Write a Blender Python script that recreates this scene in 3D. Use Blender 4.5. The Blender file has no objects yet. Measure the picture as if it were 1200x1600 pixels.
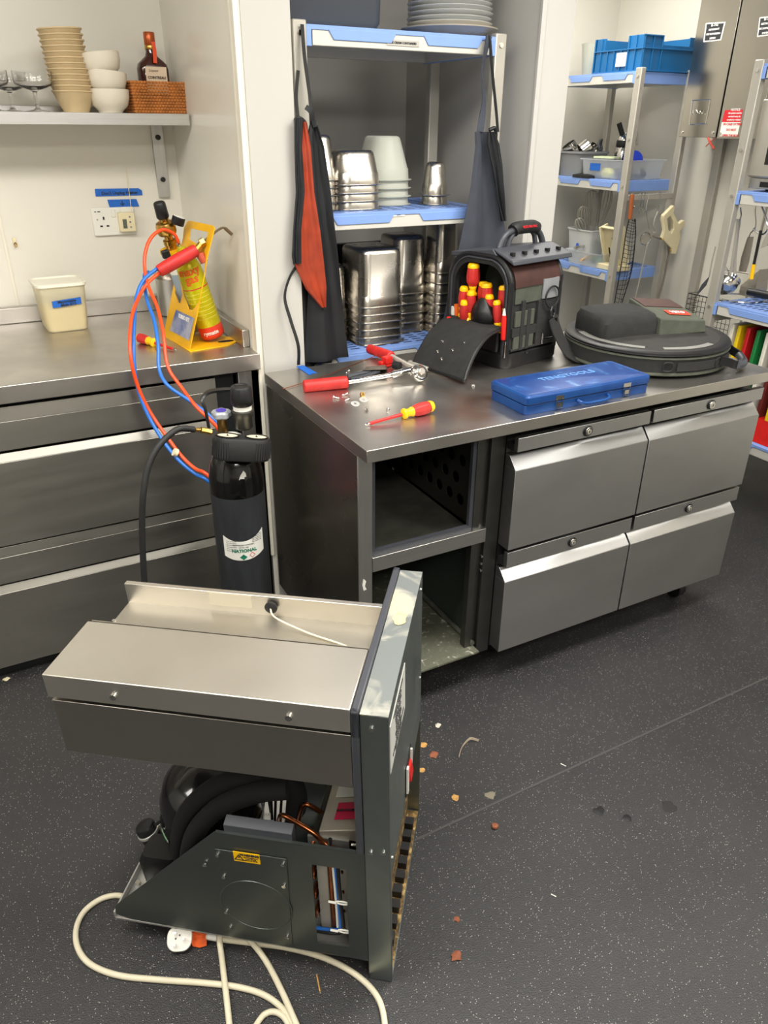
import bpy, bmesh, math, random
from mathutils import Matrix, Vector
PI = math.pi
random.seed(7)
scene = bpy.context.scene
COL = scene.collection

# ------------------------------------------------------------------ camera
FPX = 1169.9; YAW = -0.49296; PIT = -0.47718; ROL = 0.00837; CH = 1.565
def cam_rows():
    cy, sy, cp, sp = math.cos(YAW), math.sin(YAW), math.cos(PIT), math.sin(PIT)
    f = Vector((-sy*cp, cy*cp, sp)); r = Vector((cy, sy, 0)); u = r.cross(f)
    cr, sr = math.cos(ROL), math.sin(ROL)
    return r*cr+u*sr, -(u*cr-r*sr), f
RX, RD, RF = cam_rows()
cd = bpy.data.cameras.new('camera'); cam = bpy.data.objects.new('camera', cd); COL.objects.link(cam)
cd.sensor_fit = 'VERTICAL'; cd.sensor_height = 24; cd.lens = 24*FPX/1600; cd.clip_start = 0.02
cam.matrix_world = Matrix(((RX.x, -RD.x, -RF.x, 0), (RX.y, -RD.y, -RF.y, 0), (RX.z, -RD.z, -RF.z, CH), (0, 0, 0, 1)))
scene.camera = cam
scene.view_settings.view_transform = 'Standard'; scene.view_settings.look = 'None'
scene.view_settings.exposure = 0.14; scene.view_settings.gamma = 1; scene.view_settings.use_curve_mapping = False

# ------------------------------------------------------------------ world and lamps
w = bpy.data.worlds.new('world'); scene.world = w; w.use_nodes = True
w.node_tree.nodes['Background'].inputs[0].default_value = (0.9, 0.93, 1, 1)
w.node_tree.nodes['Background'].inputs[1].default_value = 0.3
CEIL = 2.55
LAMPS = [(0.0, 1.0, 1.2, 0.6, 34), (1.6, 1.1, 1.2, 0.6, 40), (0.2, -1.0, 1.2, 0.6, 44), (2.7, -0.6, 1.2, 0.6, 40), (2.6, 3.1, 1.0, 0.6, 24), (-1.5, 1.3, 1.2, 0.6, 26)]
for i, (x, y, sx, sy, p) in enumerate(LAMPS):
    ld = bpy.data.lights.new('ceiling_lamp', 'AREA'); ld.shape = 'RECTANGLE'; ld.size = sx; ld.size_y = sy
    ld.energy = p; ld.color = (1, 0.965, 0.9)
    lo = bpy.data.objects.new('ceiling_lamp', ld); COL.objects.link(lo); lo.location = (x, y, CEIL-0.05)

# ------------------------------------------------------------------ pixel (1200x1600 frame) to point on a known plane of the room
def ray(px, py): return RX*((px-600)/FPX)+RD*((py-800)/FPX)+RF
C0 = Vector((0, 0, CH))
def Zp(px, py, z): d = ray(px, py); return C0+d*((z-CH)/d.z)
def Yp(px, py, y): d = ray(px, py); return C0+d*(y/d.y)
def Xp(px, py, x): d = ray(px, py); return C0+d*(x/d.x)
def Pl(px, py, p, n): d = ray(px, py); n = Vector(n); return C0+d*((Vector(p)-C0).dot(n)/d.dot(n))

# ------------------------------------------------------------------ materials
def lin(c): return tuple(((v/255)/12.92 if v/255 <= .04045 else ((v/255+.055)/1.055)**2.4) for v in c)
MATS = {}
def mat(name, rgb=(128, 128, 128), rough=.5, metal=0., var=0., vscale=8., bump=0., bscale=60., stretch=None, aniso=0., trans=0., ior=1.45, coat=0., alpha=1., spec=.5, rvar=0., rgb2=None):
    if name in MATS: return MATS[name]
    m = bpy.data.materials.new(name); m.use_nodes = True; nt = m.node_tree; b = nt.nodes['Principled BSDF']
    c = lin(rgb); b.inputs['Base Color'].default_value = (*c, 1)
    b.inputs['Roughness'].default_value = rough; b.inputs['Metallic'].default_value = metal
    b.inputs['Transmission Weight'].default_value = trans; b.inputs['IOR'].default_value = ior
    b.inputs['Coat Weight'].default_value = coat; b.inputs['Alpha'].default_value = alpha
    b.inputs['Specular IOR Level'].default_value = spec
    if aniso:
        b.inputs['Anisotropic'].default_value = aniso; b.inputs['Anisotropic Rotation'].default_value = .25
        tg = nt.nodes.new('ShaderNodeTangent'); tg.direction_type = 'RADIAL'; tg.axis = 'Z'; nt.links.new(tg.outputs[0], b.inputs['Tangent'])
    tc = nt.nodes.new('ShaderNodeTexCoord'); mp = nt.nodes.new('ShaderNodeMapping')
    nt.links.new(tc.outputs['Object'], mp.inputs[0])
    if stretch: mp.inputs['Scale'].default_value = stretch
    if var or rvar or rgb2:
        n = nt.nodes.new('ShaderNodeTexNoise'); n.inputs['Scale'].default_value = vscale; n.inputs['Detail'].default_value = 5
        nt.links.new(mp.outputs[0], n.inputs['Vector'])
        if var or rgb2:
            mx = nt.nodes.new('ShaderNodeMix'); mx.data_type = 'RGBA'
            d = lin(rgb2) if rgb2 else tuple(v*(1-var) for v in c)
            mx.inputs[6].default_value = (*c, 1); mx.inputs[7].default_value = (*d, 1)
            mr = nt.nodes.new('ShaderNodeMapRange'); mr.inputs[1].default_value = .3; mr.inputs[2].default_value = .7; mr.interpolation_type = 'SMOOTHSTEP'
            nt.links.new(n.outputs[0], mr.inputs[0]); nt.links.new(mr.outputs[0], mx.inputs[0]); nt.links.new(mx.outputs[2], b.inputs['Base Color'])
        if rvar:
            m2 = nt.nodes.new('ShaderNodeMapRange'); m2.inputs[1].default_value = .25; m2.inputs[2].default_value = .75
            m2.inputs[3].default_value = max(.02, rough-rvar); m2.inputs[4].default_value = rough+rvar
            nt.links.new(n.outputs[0], m2.inputs[0]); nt.links.new(m2.outputs[0], b.inputs['Roughness'])
    if bump:
        n2 = nt.nodes.new('ShaderNodeTexNoise'); n2.inputs['Scale'].default_value = bscale; n2.inputs['Detail'].default_value = 3
        nt.links.new(mp.outputs[0], n2.inputs['Vector'])
        bp = nt.nodes.new('ShaderNodeBump'); bp.inputs['Strength'].default_value = bump; bp.inputs['Distance'].default_value = .002
        nt.links.new(n2.outputs[0], bp.inputs['Height']); nt.links.new(bp.outputs[0], b.inputs['Normal'])
    MATS[name] = m; return m
STX = mat('brushed_steel_long', (205, 203, 200), .34, 1, var=.12, vscale=4, stretch=(1, 6, 40), rvar=.05, bump=.05, bscale=30)
STV = mat('brushed_steel_upright', (200, 199, 196), .36, 1, var=.12, vscale=5, stretch=(14, 14, 1), rvar=.06)
STT = mat('worn_steel_top', (196, 192, 186), .36, 1, var=.10, vscale=7, rvar=.08)
STD = mat('steel_drawer_left', (158, 155, 147), .32, 1, var=.10, vscale=3, stretch=(1, 1, 8), rvar=.04, aniso=.75)
STB = mat('brushed_steel_bright', (222, 218, 210), .30, 1, var=.08, vscale=6, rvar=.05, bump=.03, bscale=200)
PAN = mat('pan_steel', (196, 190, 180), .28, 1, var=.1, vscale=9, rvar=.06)
CHR = mat('polished_steel', (205, 203, 198), .12, 1, var=.05, vscale=20)
GLV = mat('galvanised_dark', (158, 166, 164), .38, 1, var=.18, vscale=6, rvar=.08)
GLB = mat('galvanised_light', (205, 205, 200), .4, .8, var=.2, vscale=20)
GRM = mat('grey_steel_panel', (104, 110, 107), .33, .85, var=.12, vscale=3, rvar=.06)
WAL = mat('white_cladding', (222, 218, 206), .22, 0, var=.03, vscale=2)
WAG = mat('grey_cladding', (186, 184, 179), .28, 0, var=.04, vscale=2)
WTR = mat('white_trim', (226, 221, 205), .3)
GRP = mat('grey_metal_post', (176, 172, 162), .4, .3, var=.05, vscale=9)
RKW = mat('rack_grey_white', (200, 198, 190), .4, 0, var=.04, vscale=9)
RKB = mat('rack_blue', (126, 158, 220), .4, 0, var=.05, vscale=12)
RKD = mat('rack_slot_dark', (44, 56, 92), .6)
BLK = mat('black_plastic', (22, 22, 23), .42, var=.2, vscale=20)
BLR = mat('black_rubber', (30, 30, 30), .6, bump=.1, bscale=120)
BLG = mat('gloss_black', (12, 12, 13), .16, coat=.4)
FOM = mat('black_foam', (14, 14, 15), .85)
FAB = mat('black_fabric', (34, 35, 34), .85, var=.3, vscale=40, bump=.4, bscale=500)
FAG = mat('grey_green_fabric', (76, 80, 69), .85, var=.2, vscale=30, bump=.4, bscale=500)
FAR = mat('brown_leather', (66, 38, 33), .5, var=.3, vscale=25)
WEB = mat('webbing', (40, 40, 39), .8, var=.3, vscale=60, stretch=(1, 1, 6))
APB = mat('apron_black', (24, 26, 30), .62, var=.35, vscale=14, bump=.5, bscale=14)
APS = mat('apron_slate', (58, 62, 72), .8, var=.15, vscale=18, bump=.3, bscale=20)
APO = mat('apron_orange', (158, 56, 28), .5, var=.3, vscale=18, bump=.4, bscale=18)
RED = mat('red_plastic', (205, 30, 26), .35, var=.15, vscale=30)
REG = mat('red_grip', (200, 44, 40), .5, var=.25, vscale=40, bump=.2, bscale=150)
YEL = mat('yellow_plastic', (245, 190, 10), .35)
YSH = mat('yellow_painted_steel', (240, 182, 12), .4, var=.15, vscale=12)
BLP = mat('blue_painted_steel', (10, 56, 120), .4, .2, var=0, vscale=14, rgb2=(20, 70, 132), rvar=.1)
TAP = mat('blue_tape', (28, 98, 190), .6, var=.1, vscale=60)
ORH = mat('orange_hose', (225, 74, 28), .35)
BLH = mat('blue_hose', (36, 104, 190), .35)
BRS = mat('brass', (196, 156, 80), .28, 1, var=.15, vscale=40)
COP = mat('copper', (176, 104, 66), .3, 1, var=.25, vscale=25)
WHT = mat('white_plastic', (226, 224, 214), .35)
IVO = mat('ivory_plastic', (226, 214, 176), .4, var=.06, vscale=15)
PAP = mat('white_label', (225, 224, 216), .6, var=.06, vscale=40)
INK = mat('dark_print', (40, 42, 44), .7)
INW = mat('white_print', (225, 225, 222), .6)
INR = mat('red_print', (196, 30, 40), .6)
ING = mat('green_print', (18, 110, 84), .6)
CER = mat('white_ceramic', (222, 214, 196), .2, coat=.3)
TAN = mat('tan_paper_pulp', (206, 182, 140), .6, var=.08, vscale=30)
PLA = mat('plate_ceramic', (205, 206, 204), .22, coat=.2)
WOV = mat('woven_rattan', (190, 118, 56), .55, var=.3, vscale=30)
GLS = mat('clear_glass', (250, 250, 250), .03, trans=1., ior=1.45)
BOT = mat('brown_glass', (60, 22, 14), .08, coat=.6, var=.2, vscale=10)
CLR = mat('clear_plastic', (230, 232, 234), .15, trans=.88, ior=1.2)
MLK = mat('milky_plastic', (206, 208, 196), .3, trans=.35, ior=1.2)
SAU = mat('cream_sauce', (236, 214, 150), .5)
GRY = mat('grey_plastic', (128, 130, 132), .45)
DKG = mat('dark_grey_plastic', (62, 64, 70), .4)
CRT = mat('crate_blue', (22, 100, 156), .4, var=.1, vscale=8)
CAB = mat('white_cable', (214, 206, 180), .45, var=.12, vscale=14)
SIL = mat('grey_label', (150, 165, 178), .5)
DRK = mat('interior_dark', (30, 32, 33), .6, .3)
INS = mat('interior_galvanised', (112, 112, 102), .5, .5, var=.35, vscale=14, bump=.1, bscale=70)
TER = mat('terracotta_handle', (176, 96, 50), .6, var=.2, vscale=60, stretch=(1, 1, 6))
SCR = mat('food_scrap_tan', (196, 150, 84), .8, var=.4, vscale=60)
LEA = mat('food_scrap_brown', (140, 82, 56), .8, var=.3, vscale=60)
DRY = mat('dry_peel', (176, 160, 140), .8, var=.3, vscale=60)
CYL = mat('worn_black_paint', (50, 52, 56), .5, .1, var=.35, vscale=10, stretch=(3, 3, .6), rvar=.1)
YGC = mat('yellow_green_can', (196, 186, 10), .35, .3, var=.08, vscale=10)
def floor_mat():
    m = bpy.data.materials.new('speckled_safety_vinyl'); m.use_nodes = True; nt = m.node_tree; b = nt.nodes['Principled BSDF']
    tc = nt.nodes.new('ShaderNodeTexCoord'); N = nt.nodes.new; L = nt.links.new
    v = N('ShaderNodeTexVoronoi'); v.inputs['Scale'].default_value = 420; L(tc.outputs['Object'], v.inputs['Vector'])
    wn = N('ShaderNodeTexWhiteNoise'); L(v.outputs['Position'], wn.inputs[0])
    t1 = N('ShaderNodeMath'); t1.operation = 'GREATER_THAN'; t1.inputs[1].default_value = .945; L(wn.outputs[0], t1.inputs[0])
    t2 = N('ShaderNodeMath'); t2.operation = 'LESS_THAN'; t2.inputs[1].default_value = .34; L(v.outputs['Distance'], t2.inputs[0])
    t3 = N('ShaderNodeMath'); t3.operation = 'MULTIPLY'; L(t1.outputs[0], t3.inputs[0]); L(t2.outputs[0], t3.inputs[1])
    n = N('ShaderNodeTexNoise'); n.inputs['Scale'].default_value = 3.5; n.inputs['Detail'].default_value = 6; L(tc.outputs['Object'], n.inputs['Vector'])
    mx = N('ShaderNodeMix'); mx.data_type = 'RGBA'; mx.inputs[6].default_value = (*lin((28, 28, 30)), 1); mx.inputs[7].default_value = (*lin((46, 45, 45)), 1); L(n.outputs[0], mx.inputs[0])
    m2 = N('ShaderNodeMix'); m2.data_type = 'RGBA'; m2.inputs[7].default_value = (*lin((175, 172, 165)), 1); L(mx.outputs[2], m2.inputs[6]); L(t3.outputs[0], m2.inputs[0]); L(m2.outputs[2], b.inputs['Base Color'])
    b.inputs['Roughness'].default_value = .42
    n3 = N('ShaderNodeTexNoise'); n3.inputs['Scale'].default_value = 380; n3.inputs['Detail'].default_value = 2; L(tc.outputs['Object'], n3.inputs['Vector'])
    bp = N('ShaderNodeBump'); bp.inputs['Strength'].default_value = .55; bp.inputs['Distance'].default_value = .003; L(n3.outputs[0], bp.inputs['Height']); L(bp.outputs[0], b.inputs['Normal'])
    return m
FLO = floor_mat()
def patchy(name, a, b_, c3, scale, lo=.5, hi=.6, metal=.5, rough=.5):
    m = bpy.data.materials.new(name); m.use_nodes = True; nt = m.node_tree; b = nt.nodes['Principled BSDF']; N = nt.nodes.new; L = nt.links.new
    tc = N('ShaderNodeTexCoord'); n = N('ShaderNodeTexNoise'); n.inputs['Scale'].default_value = scale; n.inputs['Detail'].default_value = 7; n.inputs['Distortion'].default_value = .8; L(tc.outputs['Object'], n.inputs['Vector'])
    cr = N('ShaderNodeValToRGB'); cr.color_ramp.elements[0].position = lo; cr.color_ramp.elements[0].color = (*lin(a), 1); cr.color_ramp.elements[1].position = hi; cr.color_ramp.elements[1].color = (*lin(b_), 1)
    e = cr.color_ramp.elements.new(min(.99, hi+.1)); e.color = (*lin(c3), 1)
    L(n.outputs[0], cr.inputs[0]); L(cr.outputs[0], b.inputs['Base Color'])
    b.inputs['Roughness'].default_value = rough; b.inputs['Metallic'].default_value = metal; return m
FOAMY = patchy('foam_stained_steel', (118, 123, 122), (176, 174, 162), (222, 212, 164), 13, .47, .60, .4)
RUST = patchy('rusty_crumb_covered_coil', (70, 60, 40), (120, 92, 48), (176, 150, 96), 60, .42, .55, .1, .8)
SCRT = patchy('scratched_base_plate', (104, 106, 92), (120, 120, 104), (205, 203, 190), 55, .5, .62, .4)
CASE_TOP = patchy('worn_blue_lid', (10, 56, 122), (22, 74, 140), (90, 120, 156), 18, .5, .62, .2, .35)

# ------------------------------------------------------------------ geometry helpers
class MB:
    def __init__(s, M=None): s.v = []; s.f = []; s.M = M or Matrix.Identity(4)
    def add(s, vs, fs):
        o = len(s.v); s.v += [s.M @ Vector(p) for p in vs]; s.f += [tuple(i+o for i in f) for f in fs]; return s
    def box(s, x0, x1, y0, y1, z0, z1):
        vs = [(x, y, z) for z in (z0, z1) for y in (y0, y1) for x in (x0, x1)]
        return s.add(vs, [(0, 2, 3, 1), (4, 5, 7, 6), (0, 1, 5, 4), (2, 6, 7, 3), (0, 4, 6, 2), (1, 3, 7, 5)])
    def hexa(s, b, t): # 4 bottom pts, 4 top pts, same order
        return s.add(list(b)+list(t), [(3, 2, 1, 0), (4, 5, 6, 7), (0, 1, 5, 4), (1, 2, 6, 5), (2, 3, 7, 6), (3, 0, 4, 7)])
    def loft(s, rings, cap0=True, cap1=True, closed=True):
        n = len(rings[0]); vs = [p for r in rings for p in r]; fs = []
        for i in range(len(rings)-1):
            for j in range(n if closed else n-1):
                a = i*n+j; b = i*n+(j+1) % n; fs.append((a, b, b+n, a+n))
        if cap0: fs.append(tuple(range(n))[::-1])
        if cap1: fs.append(tuple((len(rings)-1)*n+j for j in range(n)))
        return s.add(vs, fs)
    def cyl(s, p0, p1, r0, r1=None, n=20, caps=True):
        r1 = r0 if r1 is None else r1; p0 = Vector(p0); p1 = Vector(p1); a = (p1-p0).normalized()
        u = a.cross(Vector((0, 0, 1)) if abs(a.z) < .9 else Vector((1, 0, 0))).normalized(); v = a.cross(u)
        R = lambda p, r: [p+u*(math.cos(2*PI*k/n)*r)+v*(math.sin(2*PI*k/n)*r) for k in range(n)]
        return s.loft([R(p0, r0), R(p1, r1)], caps, caps)
    def lathe(s, prof, n=28, M=None, a0=0, a1=None):
        M = M or Matrix.Identity(4); rings = []
        for r, z in prof: rings.append([M @ Vector((max(r, 1e-4)*math.cos(2*PI*k/n), max(r, 1e-4)*math.sin(2*PI*k/n), z)) for k in range(n)])
        closed = prof[0] == prof[-1]
        return s.loft(rings, prof[0][0] > .0005 and not closed, prof[-1][0] > .0005 and not closed)
    def tube(s, pts, r, n=10, smooth=True, close=False):
        P = [Vector(p) for p in pts]
        if smooth and len(P) > 2: P = catmull(P, close)
        rings = []; prev = None
        for i, p in enumerate(P):
            t = (P[(i+1) % len(P)]-P[i-1]) if close else (P[min(i+1, len(P)-1)]-P[max(i-1, 0)])
            t.normalize()
            if prev is None: u = t.cross(Vector((0, 0, 1)) if abs(t.z) < .9 else Vector((1, 0, 0))).normalized()
            else:
                u = prev-t*prev.dot(t); u.normalize()
            prev = u; v = t.cross(u); rr = r(i/(len(P)-1)) if callable(r) else r
            rings.append([p+u*(math.cos(2*PI*k/n)*rr)+v*(math.sin(2*PI*k/n)*rr) for k in range(n)])
        if close: rings.append(rings[0])
        return s.loft(rings, not close, not close)
    def ribbon(s, pts, wdir, w, t=.002):
        P = catmull([Vector(p) for p in pts]); rings = []
        for i, p in enumerate(P):
            tg = (P[min(i+1, len(P)-1)]-P[max(i-1, 0)]).normalized(); wd = wdir(i/(len(P)-1)) if callable(wdir) else Vector(wdir)
            wd = (wd-tg*wd.dot(tg)).normalized(); nn = tg.cross(wd); ww = w(i/(len(P)-1)) if callable(w) else w
            rings.append([p-wd*ww/2-nn*t/2, p+wd*ww/2-nn*t/2, p+wd*ww/2+nn*t/2, p-wd*ww/2+nn*t/2])
        return s.loft(rings)
    def prism(s, poly, h0, h1, M=None): # poly xy extruded along z
        M = M or Matrix.Identity(4); return s.loft([[M @ Vector((x, y, h0)) for x, y in poly], [M @ Vector((x, y, h1)) for x, y in poly]])
    def rloft(s, levels, k=5, M=None, cap0=True, cap1=True): # levels: (cx,cy,w,d,r,z)
        M = M or Matrix.Identity(4); rings = []
        for cx, cy, w_, d, r, z in levels:
            r = min(r, w_/2-1e-4, d/2-1e-4); ring = []
            for q, (sx, sy) in enumerate(((1, 1), (-1, 1), (-1, -1), (1, -1))):
                for j in range(k+1):
                    a = q*PI/2+j*PI/2/k; ring.append(M @ Vector((cx+sx*(w_/2-r)+r*math.cos(a), cy+sy*(d/2-r)+r*math.sin(a), z)))
            rings.append(ring)
        return s.loft(rings, cap0, cap1)
    def sheet(s, P, t=.002): # grid of points -> thin solid
        h = len(P); w_ = len(P[0]); Q = [[Vector(p) for p in r] for r in P]; top = []; bot = []
        for i in range(h):
            for j in range(w_):
                a = Q[min(i+1, h-1)][j]-Q[max(i-1, 0)][j]; b = Q[i][min(j+1, w_-1)]-Q[i][max(j-1, 0)]; n = a.cross(b)
                n = n.normalized() if n.length > 1e-9 else Vector((0, 0, 1)); top.append(Q[i][j]+n*t/2); bot.append(Q[i][j]-n*t/2)
        o = h*w_; fs = []
        for i in range(h-1):
            for j in range(w_-1):
                a = i*w_+j; fs += [(a, a+1, a+w_+1, a+w_), (o+a, o+a+w_, o+a+w_+1, o+a+1)]
        for i in range(h-1):
            for j in (0, w_-1): a = i*w_+j; fs.append((a, a+w_, o+a+w_, o+a))
        for j in range(w_-1):
            for i in (0, h-1): a = i*w_+j; fs.append((a, o+a, o+a+1, a+1))
        return s.add(top+bot, fs)
    def holed(s, outer, holes, t, M): # outline with holes, in the xy plane of M, thickness t
        bm = bmesh.new()
        for lp in [outer]+holes:
            vs = [bm.verts.new((x, y, 0)) for x, y in lp]
            for i in range(len(vs)): bm.edges.new((vs[i], vs[(i+1) % len(vs)]))
        bmesh.ops.triangle_fill(bm, use_beauty=True, use_dissolve=False, edges=bm.edges[:])
        r = bmesh.ops.extrude_face_region(bm, geom=bm.faces[:]); bmesh.ops.translate(bm, verts=[g for g in r['geom'] if isinstance(g, bmesh.types.BMVert)], vec=(0, 0, t))
        bm.verts.index_update(); s.add([M @ v.co for v in bm.verts], [tuple(v.index for v in f.verts) for f in bm.faces]); bm.free(); return s
    def text(s, body, size, M, ext=.0004, align='CENTER', bold=0.):
        cu = bpy.data.curves.new('t', 'FONT'); cu.body = body; cu.size = size; cu.extrude = ext; cu.align_x = align; cu.align_y = 'CENTER'; cu.resolution_u = 2; cu.offset = bold
        ob = bpy.data.objects.new('t', cu); COL.objects.link(ob); dg = bpy.context.evaluated_depsgraph_get()
        me = bpy.data.meshes.new_from_object(ob.evaluated_get(dg)); s.add([M @ v.co for v in me.vertices], [tuple(p.vertices) for p in me.polygons])
        bpy.data.objects.remove(ob); bpy.data.curves.remove(cu); bpy.data.meshes.remove(me); return s
    def build(s, name, m, parent=None, bev=0, smooth=True, world=False, loc=None, fix=True):
        me = bpy.data.meshes.new(name); vs = s.v; inv = None
        if world and parent is not None: inv = MW[parent.name].inverted()
        if loc is not None: inv = Matrix.Translation(-Vector(loc))
        if inv: vs = [inv @ v for v in vs]
        me.from_pydata([tuple(v) for v in vs], [], s.f); me.validate()
        if fix:
            bm = bmesh.new(); bm.from_mesh(me); bmesh.ops.recalc_face_normals(bm, faces=bm.faces[:]); bm.to_mesh(me); bm.free()
        me.materials.append(m)
        if smooth: me.shade_smooth(); me.set_sharp_from_angle(angle=math.radians(38))
        o = bpy.data.objects.new(name, me); COL.objects.link(o)
        if parent is not None: o.parent = parent
        if loc is not None: o.location = loc
        if bev:
            b = o.modifiers.new('b', 'BEVEL'); b.width = bev; b.segments = 2; b.limit_method = 'ANGLE'; b.angle_limit = math.radians(40); b.harden_normals = False
        return o
def catmull(P, close=False, k=7):
    out = []; n = len(P)
    for i in range(n if close else n-1):
        if close: a, b, c, d = P[i-1], P[i], P[(i+1) % n], P[(i+2) % n]
        else: a, b, c, d = P[max(i-1, 0)], P[i], P[i+1], P[min(i+2, n-1)]
        for j in range(k):
            t = j/k; out.append(.5*((2*b)+(c-a)*t+(2*a-5*b+4*c-d)*t*t+(3*b-a-3*c+d)*t*t*t))
    if not close: out.append(P[-1].copy())
    return out
MW = {}
def tag(o, label, cat, group=None):
    o['label'] = label; o['category'] = cat
    if group: o['group'] = group
    return o
def thing(name, label, cat, loc=(0, 0, 0), rz=0, group=None, M=None):
    o = bpy.data.objects.new(name, None); o.empty_display_size = .05; COL.objects.link(o)
    M = M or (Matrix.Translation(Vector(loc)) @ Matrix.Rotation(rz, 4, 'Z'))
    o.matrix_world = M; MW[o.name] = M.copy(); return tag(o, label, cat, group)
def struct(name, mb, m, bev=0):
    o = mb.build(name, m, None, bev); o['kind'] = 'structure'; return o
def dup(root, M, label=None, group=None):
    r = root.copy(); COL.objects.link(r); r.matrix_world = M; MW[r.name] = M.copy()
    if label: r['label'] = label
    if group: r['group'] = group
    for ch in list(root.children):
        c = ch.copy(); COL.objects.link(c); c.parent = r
        for g in ch.children: d = g.copy(); COL.objects.link(d); d.parent = c
    return r
def frame(o, x, y):
    x = Vector(x).normalized(); y = Vector(y); y = (y-x*y.dot(x)).normalized(); z = x.cross(y)
    return Matrix(((x.x, y.x, z.x, o[0]), (x.y, y.y, z.y, o[1]), (x.z, y.z, z.z, o[2]), (0, 0, 0, 1)))
def alongz(p, d, up=(0, 0, 1)): # local z along d
    d = Vector(d).normalized(); u = Vector(up)
    if abs(d.dot(u.normalized())) > .98: u = Vector((1, 0, 0))
    x = u.cross(d).normalized(); y = d.cross(x)
    return Matrix(((x.x, y.x, d.x, p[0]), (x.y, y.y, d.y, p[1]), (x.z, y.z, d.z, p[2]), (0, 0, 0, 1)))
T = lambda x, y, z: Matrix.Translation((x, y, z))
RZ = lambda a: Matrix.Rotation(a, 4, 'Z')
def face_y(x, y, z): return frame((x, y, z), (1, 0, 0), (0, 0, 1))      # text frame facing -y
def face_x(x, y, z): return frame((x, y, z), (0, -1, 0), (0, 0, 1))     # text frame facing -x

# ================================================================== THE ROOM
WX = .74          # side wall beside the left counter
BY = 2.98         # back wall
struct('floor', MB().box(-2.6, 4.2, -2.6, 4.3, -.05, 0), FLO)
struct('ceiling', MB().box(-2.6, 4.2, -2.6, 4.3, CEIL, CEIL+.05), mat('ceiling_white', (225, 224, 218), .7))
struct('wall_back', MB().box(-2.6, WX, BY, BY+.1, 0, CEIL), WAL)
struct('wall_left', MB().box(-2.7, -2.6, -2.6, 4.3, 0, CEIL), mat('wall_left_white', (212, 210, 204), .4))
struct('wall_front', MB().box(-2.6, 4.2, -2.7, -2.6, 0, CEIL), mat('wall_front_white', (212, 210, 204), .4))
struct('wall_stub', MB().box(WX, .89, 2.215, 3.08, 0, CEIL), WAL)
struct('wall_alcove', MB().box(.89, 1.72, 3.04, 3.12, 0, CEIL), WAG)
struct('wall_pillar', MB().box(1.72, 1.85, 2.2, 3.98, 0, CEIL), WAG)
struct('wall_far', MB().box(1.85, 3.7, 3.9, 3.98, 0, CEIL), WAL)
struct('wall_right', MB().box(3.6, 3.7, -2.6, 3.9, 0, CEIL), WAL)
struct('trim_1', MB().box(WX-.006, WX+.0, 2.235, 2.25, .25, CEIL).box(WX-.006, WX+.006, 2.207, 2.236, .2, CEIL), WTR, .002)
struct('trim_2', MB().box(1.715, 1.733, 2.192, 2.205, 0, CEIL), WAG, .002)
struct('trim_3', MB().box(.755, .893, 2.211, 2.2155, 0, CEIL), mat('stub_end_grey', (182, 180, 174), .3), .001)
struct('trim_4', MB().box(3.572, 3.6, 2.98, 3.03, 0, 1.7).box(3.59, 3.6, 2.66, 2.668, 0, CEIL), GRP, .002)
struct('trim_5', MB().box(1.9, 1.93, 3.885, 3.9, 0, CEIL).box(2.75, 2.756, 3.896, 3.9, 0, CEIL), WTR, .002)
struct('trim_6', MB().box(.12, .128, BY-.003, BY, .93, CEIL), WTR)
# vinyl seam across the floor
a = Zp(1200, 1058, 0); b = Zp(655, 1310, 0); d = (b-a).normalized(); n = Vector((-d.y, d.x, 0))*.003; a = a-d*.8; b = b+d*.4
struct('trim_7', MB().hexa([a-n, b-n, b+n, a+n], [p+Vector((0, 0, .0012)) for p in (a-n, b-n, b+n, a+n)]), mat('vinyl_weld', (66, 65, 64), .5))
# ceiling light panels
c0 = None
for i, (x, y, sx, sy, p) in enumerate(LAMPS):
    where = ['over the floor between the two counters', 'over the right end of the drawer counter', 'behind the camera on the left', 'behind the camera on the right', 'in front of the far wall', 'near the left wall'][i]
    c = thing('ceiling_light', 'recessed white ceiling light panel '+where, 'ceiling light', (x, y, CEIL), 0, 'ceiling lights')
    MB().box(-sx/2-.03, sx/2+.03, -sy/2-.03, -sy/2, -.02, 0).box(-sx/2-.03, sx/2+.03, sy/2, sy/2+.03, -.02, 0).box(-sx/2-.03, -sx/2, -sy/2, sy/2, -.02, 0).box(sx/2, sx/2+.03, -sy/2, sy/2, -.02, 0).build('light_frame', WHT, c)
    em = MATS.get('lit_diffuser') or mat('lit_diffuser', (255, 250, 238), .5)
    em.node_tree.nodes['Principled BSDF'].inputs['Emission Color'].default_value = (1, .965, .9, 1); em.node_tree.nodes['Principled BSDF'].inputs['Emission Strength'].default_value = 3
    MB().box(-sx/2, sx/2, -sy/2, sy/2, -.01, 0).build('diffuser', em, c)

# ================================================================== LEFT COUNTER
LT = .933; LY = 2.2
c = thing('refrigerated_counter', 'stainless steel refrigerated drawer counter against the left back wall', 'counter', (-.2, LY, 0))
MB().box(-1.3, .738, LY-.006, 2.975, LT-.05, LT).build('worktop', STT, c, .002, world=True)
MB().box(-1.3, .738, 2.945, 2.975, LT, LT+.055).build('back_upstand', STT, c, .003, world=True)
MB().box(.715, .737, 2.285, 2.945, LT, LT+.055).build('side_upstand', STT, c, .003, world=True)
MB().box(-1.28, .6, LY+.03, 2.96, .1, LT-.05).build('carcass', DRK, c, world=True)
MB().box(.6, .66, LY+.04, 2.96, .0, LT-.05).build('inner_side_panel', DRK, c, world=True)
MB().box(.668, .735, LY+.012, LY+.04, .0, LT-.05).box(.71, .735, LY+.012, 2.96, 0, LT-.05).build('corner_post', STV, c, .002, world=True)
MB().box(-1.28, .6, LY+.03, LY+.045, .0, .1).build('plinth', DRK, c, world=True)
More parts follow.
